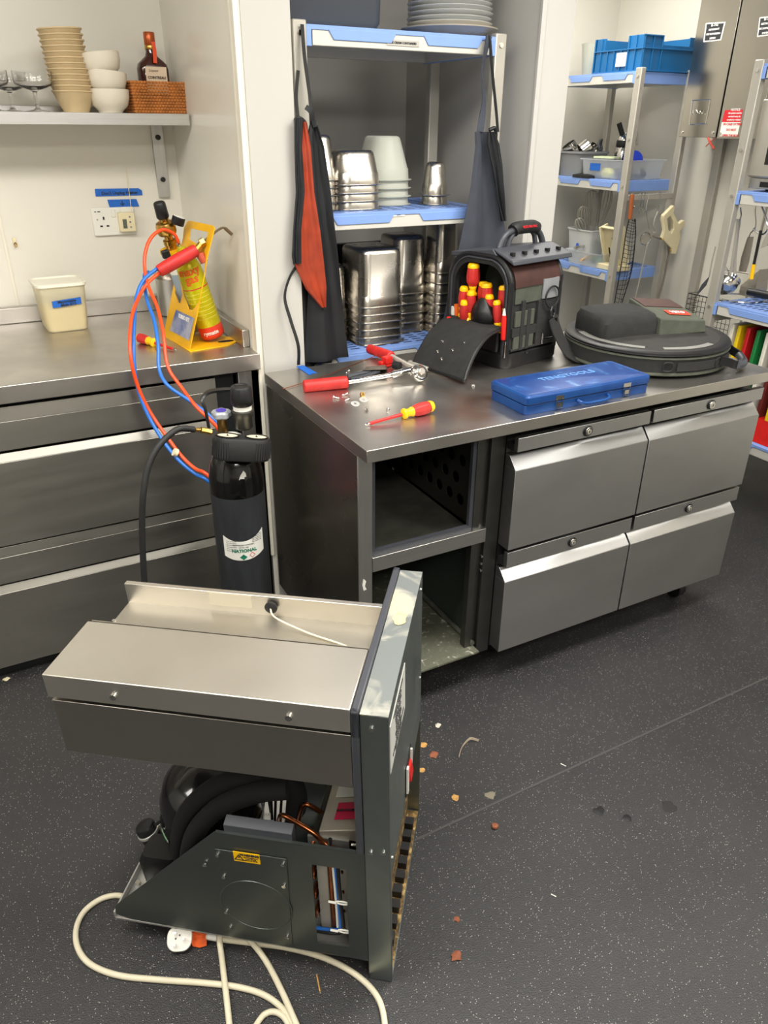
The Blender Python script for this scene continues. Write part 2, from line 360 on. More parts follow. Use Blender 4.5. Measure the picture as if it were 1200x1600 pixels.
MB().box(-1.28, .6, LY+.035, LY+.05, LT-.09, LT-.052).build('shadow_gap', BLK, c, world=True)
def drawer_stack(c, x0, x1, yf, tops, mt, depth, lock=None, lh=.035, ld=.032):
    # tops: rail_top, rail_mid, rail_bottom, lip_bottom, face_bottom
    for (rt, rm, rb, lb, fb) in tops:
        d = MB()
        d.hexa([(x0, yf, lb), (x1, yf, lb), (x1, yf+depth, lb), (x0, yf+depth, lb)], [(x0, yf+ld, lb+lh), (x1, yf+ld, lb+lh), (x1, yf+depth, lb+lh), (x0, yf+depth, lb+lh)])
        d.box(x0, x1, yf, yf+depth, fb, lb)
        dr = d.build('drawer', mt, c, .0012, world=True)
        r = MB().box(x0+.003, x1-.004, yf+.003, yf+.02, rb, rm)
        if rt > rm: r.hexa([(x0+.003, yf+.003, rm), (x1-.004, yf+.003, rm), (x1-.004, yf+.02, rm), (x0+.003, yf+.02, rm)], [(x0+.003, yf+.006, rt), (x1-.004, yf+.006, rt), (x1-.004, yf+.02, rt), (x0+.003, yf+.02, rt)])
        rr = r.build('rail', mt, c, .001, world=True)
        MB().box(x0+.004, x1-.004, yf+.0205, yf+depth-.001, rb-.004, rb+.018).build('grip_recess', DRK, c, world=True)
        if lock is not None:
            z = (rb+rm)/2; x = (x0+x1)/2+.0
            lk = MB().cyl((x, yf+.004, z), (x, yf-.004, z), .0125, n=24).build('lock', CHR, rr, .001); lk.name = 'lock'
            MB().cyl((x, yf+.0035, z), (x, yf-.001, z), .0155, n=24).build('lock_ring', BLK, rr)
            MB().cyl((x, yf-.0035, z), (x, yf-.0052, z), .007, n=16).build('lock_barrel', GRP, rr)
            MB().box(x-.0012, x+.0012, yf-.006, yf-.0045, z-.004, z+.004).build('keyhole', BLK, rr)
            for ch in rr.children:
                ch.data.transform(Matrix.Translation(-Vector(MW[c.name].translation)))
drawer_stack(c, -1.27, .597, LY, [(.872, .831, .748, .715, .458), (.452, .42, .333, .302, .042)], STD, .03, lh=.024, ld=.010)

# wall shelf over the left counter
c = thing('wall_shelf', 'stainless steel wall shelf carrying bowls, glasses and a basket', 'shelf', (0, 2.85, 1.56))
MB().box(-1.2, .733, 2.722, 2.735, 1.558, 1.592).box(-1.2, .733, 2.735, 2.975, 1.586, 1.592).box(-1.2, .733, 2.965, 2.975, 1.592, 1.612).build('shelf_board', STX, c, .0012, world=True)
MB().box(.66, .70, 2.966, 2.977, 1.325, 1.586).box(.662, .698, 2.80, 2.97, 1.572, 1.586).build('bracket', STV, c, .001, world=True)
for z in (1.52, 1.385): MB().cyl((.68, 2.97, z), (.68, 2.958, z), .0085, n=16).build('bolt', BLK, c, world=True)

def lathe_thing(name, prof, m, label, cat, M, group=None, n=32):
    o = MB().lathe(prof, n).build(name, m); o.matrix_world = M; MW[o.name] = M.copy(); return tag(o, label, cat, group)
SH = 1.5925
# tan bowls: nested stack of eleven
bp = [(.0, .003), (.026, .003), (.029, .0), (.032, .0), (.0345, .006), (.052, .05), (.0535, .0525), (.055, .0525), (.055, .056), (.052, .056), (.0505, .053), (.031, .009), (0, .007)]
o0 = None; x, z = .400, SH
for i in range(12):
    L_ = 'tan paper bowl, '+('lowest' if i == 0 else 'topmost' if i == 11 else ['second', 'third', 'fourth', 'fifth', 'sixth', 'seventh', 'eighth', 'ninth', 'tenth', 'eleventh'][i-1]+' from the bottom')+' of the nested stack on the wall shelf'
    M = T(x, 2.8, z) @ Matrix.Rotation(-.005*i, 4, 'Y') @ Matrix.Diagonal((1.17, 1.17, 1.05, 1)) if i else T(x, 2.8, z) @ Matrix.Diagonal((1.17, 1.17, 1.05, 1))
    if i == 0: o0 = lathe_thing('paper_bowl', bp, TAN, L_, 'bowl', M, 'nested tan paper bowls')
    else:
        o = o0.copy(); COL.objects.link(o); o.matrix_world = M; o['label'] = L_
    x -= .0009; z += .0148
wp = [(0, .004), (.026, .004), (.028, 0), (.031, 0), (.033, .005), (.047, .018), (.053, .038), (.054, .056), (.0525, .0575), (.051, .055), (.0495, .038), (.044, .02), (0, .008)]
o0 = lathe_thing('white_bowl', wp, CER, 'thick white ceramic bowl, lowest of three stacked beside the basket', 'bowl', T(.502, 2.79, SH) @ Matrix.Diagonal((1.17, 1.17, 1.14, 1)), 'stacked white bowls')
for i, (dx, dz, tx, ty, l) in enumerate(((-.006, .048, -.03, .07, 'middle'), (-.010, .097, -.05, -.10, 'topmost and tilted'))):
    o = o0.copy(); COL.objects.link(o); o.matrix_world = T(.503+dx, 2.79, SH+dz) @ Matrix.Rotation(ty, 4, 'Y') @ Matrix.Rotation(tx, 4, 'X') @ Matrix.Diagonal((1.17, 1.17, 1.14, 1)); o['label'] = 'thick white ceramic bowl, '+l+' of three stacked beside the basket'
# coupe glasses
def ribbed(n, prof, amp):
    mb = MB(); rings = []
    for r, z in prof: rings.append([Vector(((r+(amp if k % 2 else 0)*(1 if r > .03 and z > .07 else 0))*math.cos(2*PI*k/n), (r+(amp if k % 2 else 0)*(1 if r > .03 and z > .07 else 0))*math.sin(2*PI*k/n), z)) for k in range(n)])
    return mb.loft(rings)
gp = [(.036, 0), (.036, .0015), (.012, .006), (.0055, .012), (.0045, .03), (.006, .052), (.012, .057), (.035, .064), (.05, .071), (.0545, .079), (.0545, .107), (.0532, .107), (.053, .080), (.048, .073), (.033, .067), (.005, .061)]
g0 = ribbed(96, gp, .0007).build('coupe_glass', GLS, smooth=True); g0.location = (.285, 2.775, SH)
tag(g0, 'ribbed clear coupe glass beside the tan paper bowls', 'glass', 'coupe glasses on the wall shelf')
for x, y, l in ((.163, 2.775, 'ribbed clear coupe glass second from the tan paper bowls, cut by the photo edge'), (.225, 2.9, 'ribbed clear coupe glass in the rear row behind the front two')):
    o = g0.copy(); COL.objects.link(o); o.location = (x, y, SH); o['label'] = l
# basket
c = thing('wicker_basket', 'woven brown rattan basket at the right end of the wall shelf', 'basket', (.668, 2.83, SH))
mb = MB(); x0, x1, y0, y1 = -.092, .07, -.055, .065; nr = 11
for i in range(nr):
    z = .005+i*.0082; e = i*.0006; per = []
    cs = [(x0-e, y0-e), (x1+e, y0-e), (x1+e, y1+e), (x0-e, y1+e)]
    for q in range(4):
        ax, ay = cs[q]; bx, by = cs[(q+1) % 4]; m_ = 34 if q % 2 == 0 else 24
        for k in range(m_):
            t = k/m_; off = .0016*(1 if (k+i) % 2 else -1); nx, ny = [(0, -1), (1, 0), (0, 1), (-1, 0)][q]
            per.append((ax+(bx-ax)*t+nx*off, ay+(by-ay)*t+ny*off, z))
    mb.tube(per, .0042, 6, smooth=False, close=True)
mb.build('woven_side', WOV, c)
MB().box(x0, x1, y0, y1, 0, .004).build('base', WOV, c)
# bottle
c = thing('liqueur_bottle', 'square brown liqueur bottle with orange cap standing in the basket', 'bottle', (.665, 2.86, SH+.004), .12)
MB().rloft([(0, 0, .094, .05, .02, 0), (0, 0, .1, .055, .022, .006), (0, 0, .1, .055, .022, .125), (0, 0, .094, .05, .022, .138), (0, 0, .066, .044, .02, .15), (0, 0, .04, .036, .018, .16), (0, 0, .033, .033, .0165, .17), (0, 0, .03, .03, .015, .192)], 6).build('glass_body', BOT, c)
MB().lathe([(.0165, .19), (.0175, .192), (.0175, .225), (.016, .227)], 24).build('cap', mat('orange_foil', (176, 84, 40), .3, .5), c)
MB().lathe([(.0168, .178), (.0178, .18), (.0176, .189), (.0165, .191)], 24).build('neck_foil', BRS, c)
MB().ribbon([(.004, -.018, .2), (.006, -.019, .18), (.002, -.028, .16), (.0, -.0295, .14)], (1, 0, 0), .012, .0012).build('ribbon', mat('orange_ribbon', (226, 84, 48), .5), c)
lb = MB().box(-.035, .035, -.0295, -.0278, .05, .13).build('label', mat('bottle_label', (226, 204, 176), .6), c)
tx = MB().text('COINTREAU', .0105, face_y(0, -.0302, .099), bold=.0003).text('Liqueur', .01, face_y(-.008, -.0302, .119)).box(-.03, .03, -.0302, -.0296, .085, .087)
tx.build('lettering', mat('brown_ink', (60, 34, 20), .6), lb)

# blue tape notes
def tape_strip(pts, mat_, txt, tsize, label, y, tpx=None):
    P = [Yp(px, py, y) for px, py in pts]; c = thing('tape_note', label, 'tape', sum(P, Vector())/len(P))
    b_ = MB().loft([P, [p-Vector((0, .0012, 0)) for p in P]]).build('tape', mat_, c, world=True)
    p = Yp(*tpx, y); MB().text(txt, tsize, face_y(p.x, y-.0018, p.z) @ Matrix.Shear('XY', 4, (.3, 0)), bold=.0003).build('handwriting', INK, c, world=True)
tape_strip([(148, 295), (216, 294), (221.5, 297.5), (222.5, 305), (149.5, 307)], TAP, "Don't Unplug Heater", .0145, 'long blue tape note with handwriting above the wall socket', 2.978, (187, 301.5))
tape_strip([(167.5, 312), (213, 311), (217.5, 322.5), (171.5, 324.5)], TAP, '↓', .022, 'short blue tape note with an arrow just above the socket', 2.978, (191, 318))
# socket
p = Yp(141, 325, 2.978); q = Yp(146, 369, 2.978); sx0, sz1 = p.x-.0, p.z; sz0 = q.z
c = thing('wall_socket', 'white double wall socket under the blue tape notes', 'socket', (sx0+.07, 2.98, (sz0+sz1)/2))
MB().box(sx0, sx0+.146, 2.969, 2.979, sz0, sz1).build('faceplate', WHT, c, .003, world=True)
hb = MB(); hx = sx0+.038
for dx, dz, w_, h_ in ((.0, .012, .006, .010), (-.011, -.014, .009, .005), (.011, -.014, .009, .005)): hb.box(hx+dx-w_/2, hx+dx+w_/2, 2.9678, 2.9695, (sz0+sz1)/2+dz-h_/2, (sz0+sz1)/2+dz+h_/2)
hb.build('pin_slot', BLK, c, world=True)
for dx in (.066, .083): MB().box(sx0+dx, sx0+dx+.013, 2.9655, 2.97, sz1-.032, sz1-.008).build('switch', WHT, c, .001, world=True)
MB().cyl((hx-.022, 2.9675, (sz0+sz1)/2+.008), (hx-.022, 2.97, (sz0+sz1)/2+.008), .003, n=12).build('fixing_screw', GRP, c, world=True)
MB().box(sx0+.01, sx0+.016, 2.9682, 2.9692, sz1-.014, sz1-.011).box(sx0+.02, sx0+.03, 2.9682, 2.9692, sz1-.014, sz1-.011).build('marking', INK, c, world=True)
# thermometer display with probe wire
p = Yp(183, 332, 2.96); q = Yp(190, 362, 2.96)
c = thing('digital_thermometer', 'small ivory digital thermometer stuck over the right half of the socket', 'thermometer', (p.x+.03, 2.965, q.z))
MB().box(p.x, p.x+.056, 2.945, 2.9685, q.z, p.z).build('casing', IVO, c, .003, world=True)
MB().box(p.x+.012, p.x+.026, 2.9438, 2.946, q.z+.012, p.z-.022).build('display', mat('lcd_grey', (92, 96, 86), .3), c, world=True)
for k in range(3): MB().cyl((p.x+.038, 2.946, q.z+.016+.017*k), (p.x+.038, 2.943, q.z+.016+.017*k), .003, n=12).build('button', GRY, c, world=True)
MB().tube([Yp(206, 334, 2.955), Yp(203, 310, 2.965), Yp(200, 288, 2.972), Yp(197, 263, 2.975)], .0011, 6).build('probe_wire', IVO, c, world=True)
# little wall hook
p = Yp(24, 381, 2.975)
c = thing('wall_hook', 'tiny yellowed hook stuck on the wall at far left', 'hook', (p.x, 2.98, p.z))
MB().box(p.x-.006, p.x+.004, 2.976, 2.979, p.z-.004, p.z+.02).build('backing', IVO, c, .001, world=True)
MB().tube([(p.x, 2.974, p.z+.004), (p.x+.005, 2.97, p.z-.004), (p.x, 2.968, p.z-.01), (p.x-.005, 2.97, p.z-.003)], .0015, 6, close=True).build('ring', BRS, c, world=True)

# sauce tub
c = thing('plastic_tub', 'square milky plastic tub half full of cream sauce on left counter', 'tub', (.252, 2.81, LT), .06)
MB().rloft([(0, 0, .125, .125, .02, .001), (0, 0, .132, .132, .022, .01), (0, 0, .15, .15, .022, .145), (0, 0, .154, .154, .022, .146), (0, 0, .154, .154, .022, .15)], 5, cap1=False).build('tub_body', mat('milky_tub', (235, 228, 200), .35, trans=.55, ior=1.1), c)
MB().rloft([(0, 0, .12, .12, .018, .004), (0, 0, .14, .14, .02, .085)], 5).build('sauce', SAU, c)
MB().rloft([(0, 0, .156, .156, .024, .149), (0, 0, .162, .162, .026, .150), (0, 0, .162, .162, .026, .158), (0, 0, .15, .15, .024, .160), (0, 0, .148, .148, .022, .155)], 5).build('lid', mat('milky_lid', (228, 224, 208), .4), c)
tp = MB().hexa([(-.04, -.0765, .084), (.052, -.0765, .09), (.052, -.074, .09), (-.04, -.074, .084)], [(-.04, -.0785, .106), (.052, -.0785, .112), (.052, -.076, .112), (-.04, -.076, .106)]).build('tape_label', TAP, c)
MB().text('Mayonnaise', .0125, frame((.006, -.0792, .103), (1, 0, .05), (0, -.08, 1)), bold=.0002).text('Made 3/12', .0115, frame((.01, -.0786, .092), (1, 0, .05), (0, -.08, 1)), bold=.0002).build('handwriting', INK, tp)
# steel canister behind the torch stand
c = thing('steel_canister', 'brushed steel canister with lid behind the yellow torch stand', 'canister', (.64, 2.85, LT))
MB().lathe([(0, .001), (.052, .001), (.055, .004), (.055, .135), (.053, .137)], 36).build('canister_body', STV, c)
MB().lathe([(.0565, .132), (.058, .134), (.058, .152), (.054, .157), (.01, .16)], 36).build('lid', PAN, c)

# screwdriver builder (handle up, tip at z=0)
def screwdriver(name, label, M, L=.2, shaft=.09, cat='screwdriver', group=None, hr=.017, red=RED):
    c = thing(name, label, cat, M=M, group=group); s0 = shaft
    MB().lathe([(.0008, 0), (.0028, .004), (.003, .016)], 12).build('tip', CHR, c)
    MB().lathe([(.0042, .014), (.0045, .016), (.0045, s0)], 12).build('sleeve', red, c)
    MB().lathe([(.006, s0-.002), (.014, s0+.002), (.0145, s0+.008), (.010, s0+.014), (.011, s0+.022), (.0135, s0+.03), (.012, s0+.034)], 16).build('collar', YEL, c)
    MB().lathe([(.0125, s0+.03), (hr-.001, s0+.045), (hr, s0+.06), (hr-.001, s0+.075), (hr-.003, L-.012)], 8).build('handle', REG, c, .002)
    MB().lathe([(hr-.003, L-.012), (hr-.003, L-.006), (hr-.006, L), (.004, L+.001)], 16).build('end_cap', YEL, c)
    return c
def lay(name, label, h, t, r=.0175, **k): # lying: handle end h, tip t
    h = Vector(h); t = Vector(t); return screwdriver(name, label, alongz(t, h-t), L=(h-t).length, **k)
p0 = Zp(216, 527, LT+.017); p1 = Zp(275, 547, LT+.005)
lay('screwdriver', 'red and yellow screwdriver lying behind the hoses on left counter', p0, p1, shaft=.10, hr=.0165)

# ================================================================== TORCH KIT
A = Vector((.528, 2.535, LT)); B = Vector((.556, 2.327, LT)); U = Vector((.10, 0, .36))
N_ = (B-A).cross(U).normalized()
def PP(px, py, off=0): return Pl(px, py, A+N_*off, N_)
FR = frame(A, B-A, U); FI = FR.inverted()
def loc2(pts): return [((FI @ PP(*p)).x, (FI @ PP(*p)).y) for p in pts]
outer = loc2([(256, 527), (296.7, 550.5), (308, 497), (325, 401), (336.5, 357), (334, 352.6), (298, 345), (293.4, 347), (288.5, 357), (287, 372), (277, 420), (270, 458)])
holes = [loc2([(299, 357), (326.5, 363), (322.5, 381), (316, 386), (296.5, 374)]), loc2([(290, 395), (322, 400), (320.5, 430), (313.7, 467.6), (305, 482), (300.7, 484.7), (296, 483), (289, 462), (284, 440)]), loc2([(279, 425), (282.5, 440), (286, 460), (283, 474), (280, 473), (274, 458)])]
c = thing('torch_stand', 'yellow bent steel stand holding two small gas cylinders', 'stand', ((A+B)/2))
MB().holed(outer, holes, .003, FR).build('upright_panel', YSH, c, .0006, world=True)
b2 = [Zp(296.7, 550.5, LT), Zp(356, 541, LT), Zp(371, 534, LT), Zp(371, 529, LT), Zp(352, 527, LT), A+Vector((.12, .02, 0)), A]
MB().loft([[p+Vector((0, 0, .0005)) for p in b2], [p+Vector((0, 0, .0035)) for p in b2]]).build('base_plate', YSH, c, world=True)
ph = Zp(353, 533, LT+.0042); MB().lathe([(.019, 0), (.019, .0005)], 24, T(ph.x, ph.y, ph.z) @ Matrix.Diagonal((1.4, .6, 1, 1))).build('slot', DRK, c, world=True)
st = MB(); sq = [PP(275, 484, .005), PP(303, 497, .005), PP(295, 532, .005), PP(265, 516, .005)]
stk = st.loft([sq, [p-N_*.001 for p in sq]]).build('sticker', mat('sticker_blue', (70, 92, 150), .4, var=0, vscale=16, rgb2=(170, 172, 186)), c, world=True)
fr = frame(PP(287, 497, .0062), sq[1]-sq[0], U); MB().text('TURBO SET', .017, fr, bold=.0006).build('lettering', INW, c, world=True)
# fuel cylinder
f0 = Vector((.655, 2.405, LT+.018)); f1 = Yp(285, 392, 2.40); ax = (f1-f0).normalized(); M = alongz(f0, ax, (0, -1, 0))
c = thing('fuel_cylinder', 'leaning yellow gas cylinder with red base band in the torch stand', 'gas cylinder', M=M)
Lc = (f1-f0).length
MB().lathe([(0, .0), (.034, 0), (.038, .004), (.039, .012), (.039, .04), (.0385, .042)], 32).build('base_band', mat('red_band', (214, 58, 36), .35), c)
MB().lathe([(.0385, .04), (.039, .043), (.039, Lc-.075), (.037, Lc-.05), (.030, Lc-.025), (.018, Lc-.008), (.014, Lc), (.013, Lc+.012)], 32).build('cylinder_body', YGC, c)
rb = MB()
for z in (.07, .083, .096, .109, .122, .137, .15): rb.lathe([(.0393, z), (.0395, z+.0004), (.0393, z+.0008)], 32)
rb.build('printed_line', mat('pale_print', (226, 218, 110), .5), c)
MB().lathe([(.0393, .165), (.0396, .1655), (.0396, .1675), (.0393, .168)], 32).build('red_line', INR, c)
vdir = (C0-f0).normalized(); vl = (M.inverted().to_3x3() @ vdir); vl.z = 0; vl.normalize(); tang = Vector((0, 0, 1)).cross(vl)
def wrap_text(mb, s, size, z, r, ang0=0, bold=0):
    # lettering bent round the cylinder
    t_ = MB().text(s, size, Matrix.Identity(4), .0003, bold=bold); an = math.atan2(vl.y, vl.x)+ang0
    vs = [Vector(((r+v.z)*math.cos(an+v.x/r), (r+v.z)*math.sin(an+v.x/r), z+v.y)) for v in t_.v]
    return mb.add(vs, t_.f)
lt = MB(); wrap_text(lt, 'maxy', .034, .222, .0395, -.1, .001); wrap_text(lt, 'gas', .034, .198, .0395, -.1, .001); lt.build('lettering', mat('orange_print', (212, 90, 20), .5), c)
lt = MB(); wrap_text(lt, 'rymate', .018, .022, .0396, -.1, .0005); lt.build('band_lettering', INW, c)
# oxygen cylinder with regulator
o0_ = f0+Vector((-.02, .105, .0)); o1_ = Yp(272, 398, 2.5); ax2 = (o1_-o0_).normalized(); M = alongz(o0_, ax2, (0, -1, 0)); Lo = (o1_-o0_).length
c = thing('oxygen_cylinder', 'smaller grey labelled cylinder with brass regulator behind the fuel cylinder', 'gas cylinder', M=M)
MB().lathe([(0, 0), (.026, 0), (.030, .006), (.030, Lo-.04), (.03, Lo-.03)], 28).build('cylinder_body', SIL, c)
MB().lathe([(.0303, Lo-.055), (.0303, Lo-.01), (.022, Lo), (.014, Lo+.004)], 28).build('white_shoulder', WHT, c)
rg = alongz(Yp(269, 391, 2.5), (Yp(251, 326, 2.48)-Yp(269, 391, 2.5))) @ Matrix.Diagonal((1.12, 1.12, 1.28, 1)); r0 = c
Mi = M.inverted() @ rg
MB(Mi).lathe([(.034, -.004), (.035, .0), (.034, .003), (.02, .004)], 28).build('yellow_collar', YSH, c)
br = MB(Mi).lathe([(.010, .0), (.016, .004), (.016, .014), (.018, .016), (.018, .026), (.012, .028), (.012, .036), (.024, .040), (.027, .046), (.027, .062), (.024, .068), (.014, .072), (.014, .08)], 24).build('regulator', BRS, c)
MB(Mi).lathe([(.015, .078), (.0175, .082), (.0165, .112), (.0135, .116)], 14).build('knob', BLK, c, .001)
gq = Yp(276, 343, 2.45); gm = M.inverted() @ alongz(gq+Vector((.004, 0, -.004)), Vector((.35, -.12, 1)))
MB(gm).lathe([(.018, -.012), (.0195, -.010), (.0195, .010), (.0175, .012)], 24).build('gauge', BLK, c)
MB(gm).lathe([(.0172, .0122), (.0172, .0128)], 24).build('gauge_face', PAP, c)
kp = M.inverted() @ Yp(259, 397, 2.45); MB(T(*kp)).box(-.012, .012, -.01, .01, -.012, .012).build('valve_key', BLK, c, .003)
# torch with twin hoses
h0 = Yp(248, 424, 2.33); h1 = Yp(307, 390, 2.33); d = (h1-h0)
c = thing('brazing_torch', 'red handled brazing torch with twin orange and blue hoses', 'torch', h0)
MB().tube([h0, h0+d*.15, h0+d*.5, h0+d*.85, h1], lambda t: .0165+.003*math.sin(t*PI), 10).build('handle', REG, c, .001, world=True)
n1 = Yp(316, 379, 2.33); n2 = Yp(340, 360, 2.36); n3 = Yp(349, 356, 2.37); n4 = Yp(362, 366, 2.375)
MB().tube([h1, n1], .0095, 8, smooth=False).tube([n1-d*.05, n1+d*.05], .013, 6, smooth=False).build('mixer_body', BRS, c, world=True)
MB().tube([n1, n2, n3, Yp(355, 359, 2.372), n4], .0035, 10).tube([Yp(352, 357, 2.37), n4], .0052, 10, smooth=False).build('nozzle_tube', mat('tarnished_tube', (150, 134, 110), .35, .9), c, world=True)
k1 = Yp(312, 396, 2.33); k2 = Yp(318, 407, 2.325)
MB().tube([n1-d*.05, k1], .006, 8, smooth=False).build('valve_stem', BRS, c, world=True)
MB().cyl(k1, k2+(k2-k1)*.3, .0125, n=10).build('valve_knob', mat('rust_knob', (176, 72, 48), .5), c, .002, world=True)
def PY(seq): return [Yp(a_, b_, y_) for a_, b_, y_ in seq]
back = lambda dx, dz: [Vector((.60+dx, 1.93, .62+dz)), Vector((.655+dx*.3, 1.93, .70+dz)), Vector((.64+dx*.3, 1.95, .80+dz))]
oA = PY([(279, 380, 2.42), (272, 366, 2.41), (255, 359, 2.40), (238, 369, 2.38), (228, 390, 2.36), (226, 417, 2.34), (232, 447, 2.30), (246, 481, 2.24), (255, 520, 2.17), (262, 572, 2.11), (284, 606, 2.06), (308, 637, 2.0), (336, 664, 1.96)])
oB = PY([(326, 744, 1.92), (306, 733, 1.96), (285, 714, 2.0), (262, 684, 2.05), (236, 646, 2.1), (216, 605, 2.12), (204, 556, 2.13), (205, 500, 2.2), (218, 462, 2.28), (233, 440, 2.31), (250, 426, 2.33)])
bA = PY([(232, 425, 2.42), (226, 428, 2.38), (226, 445, 2.34), (230, 470, 2.28), (241, 502, 2.2), (247, 540, 2.14), (249, 578, 2.1), (263, 603, 2.06), (300, 629, 2.02), (337, 659, 1.97)])
bB = PY([(326, 752, 1.92), (306, 741, 1.96), (280, 720, 2.0), (255, 689, 2.05), (230, 646, 2.1), (215, 605, 2.125), (209, 556, 2.15), (210, 500, 2.22), (213, 465, 2.28), (224, 438, 2.31), (245, 420, 2.33)])
mid = [Vector((.57, 1.93, .72)), Vector((.61, 1.92, .66)), Vector((.615, 1.92, .58)), Vector((.55, 1.91, .56))]
MB().tube(oA+mid+oB, .0052, 10).build('orange_hose', ORH, c, world=True)
MB().tube(bA+[m_+Vector((.01, .014, -.01)) for m_ in mid]+bB, .0052, 10).build('blue_hose', BLH, c, world=True)
MB().tube([Yp(282, 389, 2.42), Yp(277, 374, 2.42)], .0058, 10, smooth=False).build('hose_ferrule', CHR, c, world=True)
for (a_, b_, y_) in ((274, 707, 2.01),):
    p = Yp(a_, b_, y_); MB().tube([p-Vector((.004, 0, -.003)), p+Vector((.004, 0, -.003))], .012, 12, smooth=False).build('hose_clip', IVO, c, world=True)

# ================================================================== NITROGEN CYLINDER
NX, NY = .51, 1.78
c = thing('nitrogen_cylinder', 'worn black gas cylinder with two gauge regulator standing on the floor', 'gas cylinder', (NX, NY, 0))
MB().lathe([(.062, 0), (.070, .004), (.072, .012), (.072, .70)], 48).build('cylinder_body', CYL, c)
MB().lathe([(.0722, .698), (.0728, .702), (.0722, .712), (.0715, .74), (.066, .775), (.053, .805), (.034, .822), (.024, .828), (.022, .84)], 48).build('shoulder', BLG, c)
# curved label
va = math.atan2(-NY, -NX)
def cyl_patch(z0f, z1f, a0, a1, r, n=24, t=.0006):
    g = []
    for i in range(2):
        g.append([(r*math.cos(a0+(a1-a0)*k/n), r*math.sin(a0+(a1-a0)*k/n), (z0f if i == 0 else z1f)(k/n)) for k in range(n+1)])
    return MB().sheet(g, t)
lab = cyl_patch(lambda t: .512+.014*(2*t-1)**2+.006*t, lambda t: .568+.020*(2*t-1)**2+.010*t, va-.74, va+.86, .0726).build('cylinder_label', PAP, c)
def wrapN(mb, s, size, z, ang, bold=0, r=.0732):
    t_ = MB().text(s, size, Matrix.Identity(4), .0002, bold=bold); an = va+ang
    return mb.add([Vector(((r+v.z)*math.cos(an+v.x/r), (r+v.z)*math.sin(an+v.x/r), z+v.y)) for v in t_.v], t_.f)
lb = MB(); wrapN(lb, 'NATIONAL', .0135, .544, .05, .0006); lb.build('green_lettering', ING, lab)
lb = MB(); wrapN(lb, 'COMPRESSED NITROGEN', .0052, .562, .03); wrapN(lb, 'UN No: 1066', .0048, .555, .03)
for k in range(6): wrapN(lb, 'use no oil or grease', .0036, .574-.006*k, -.42)
for k in range(5): wrapN(lb, 'keep container cool', .0036, .588-.005*k, .56)
lb.build('small_print', INK, lab)
def patch_poly(pts, r, m_, name): # diamond on the cylinder
    vs = [Vector((r*math.cos(va+x/r), r*math.sin(va+x/r), z)) for x, z in pts]
    vo = [Vector(((r+.0004)*math.cos(va+x/r), (r+.0004)*math.sin(va+x/r), z)) for x, z in pts]
    MB().loft([vs, vo]).build(name, m_, lab)
patch_poly([(-.010, .525), (.0, .534), (.010, .525), (.0, .516)], .0732, ING, 'green_hazard_diamond')
patch_poly([(.016, .529), (.024, .538), (.033, .529), (.024, .520)], .0732, INR, 'red_hazard_diamond')
patch_poly([(.018, .529), (.024, .5355), (.031, .529), (.024, .5225)], .0736, PAP, 'red_diamond_centre')
sc = MB()
for a_, z in ((.25, .765), (.18, .758)):
    sc.add([Vector((.0695*math.cos(va+a_+dx), .0695*math.sin(va+a_+dx), z+dz)) for dx, dz in ((-.1, -.006), (.12, -.007), (.1, .004), (.02, .012), (-.06, .003))], [(0, 1, 2, 3, 4)])
sc.build('label_remnant', PAP, c, fix=False)
# white disc under the gauges
MB().lathe([(.022, 0), (.043, .001), (.043, .002), (.022, .003), (.022, 0)], 36, T(-.018, -.022, .838) @ Matrix.Rotation(.3, 4, 'X') @ Matrix.Rotation(-.2, 4, 'Y')).build('paper_collar', PAP, c)
# regulator: two gauges side by side in one rubber boot, tilted up to the viewer
va2 = va; vd = Vector((math.cos(va), math.sin(va), 0)); side = Vector((-vd.y, vd.x, 0))  # side: to the right in view
gc = Yp(378, 690, NY-.06)-Vector((NX, NY, 0)); side = (side+Vector((0, 0, -.13))).normalized(); upn = Vector((0, 0, 1))-vd*.16; upn = (upn-side*upn.dot(side)).normalized()
BM = frame(gc, side, Vector((0, 0, 1)).cross(side)*-1); BM = Matrix(((side.x, 0, upn.x, gc.x), (side.y, 0, upn.y, gc.y), (side.z, 0, upn.z, gc.z), (0, 0, 0, 1)))
yy = upn.cross(side); BM[0][1], BM[1][1], BM[2][1] = yy.x, yy.y, yy.z
ring = []
def capsule(r, half, n=16):
    return [(half+r*math.cos(-PI/2+PI*k/n), r*math.sin(-PI/2+PI*k/n)) for k in range(n+1)]+[(-half+r*math.cos(PI/2+PI*k/n), r*math.sin(PI/2+PI*k/n)) for k in range(n+1)]
boot = MB()
boot.loft([[BM @ Vector((x, y, z)) for x, y in capsule(r, .035)] for r, z in ((.034, -.044), (.036, -.040), (.037, .006), (.034, .012), (.030, .012))])
cp = capsule(.0372, .035, 18)
for x, y in cp: boot.M = BM @ T(x, y, 0); boot.box(-.0012, .0012, -.0012, .0012, -.038, .004)
boot.build('gauge_boot', BLR, c)
for sx_ in (-.036, .036):
    f_ = MB(BM @ T(sx_, 0, .0125)).lathe([(.026, 0), (.026, .001)], 28).build('gauge_face', mat('dial_cream', (216, 206, 180), .4, var=.1, vscale=60), c)
    MB(BM @ T(sx_, 0, .0138)).box(-.001, .001, -.002, .018, 0, .0006).lathe([(.003, 0), (.003, .001)], 10).build('needle', INK, f_)
    MB(BM @ T(sx_, 0, .012)).lathe([(.0265, 0), (.0285, .001), (.0285, .004), (.0265, .004), (.0265, 0)], 28).build('bezel', BLK, f_)
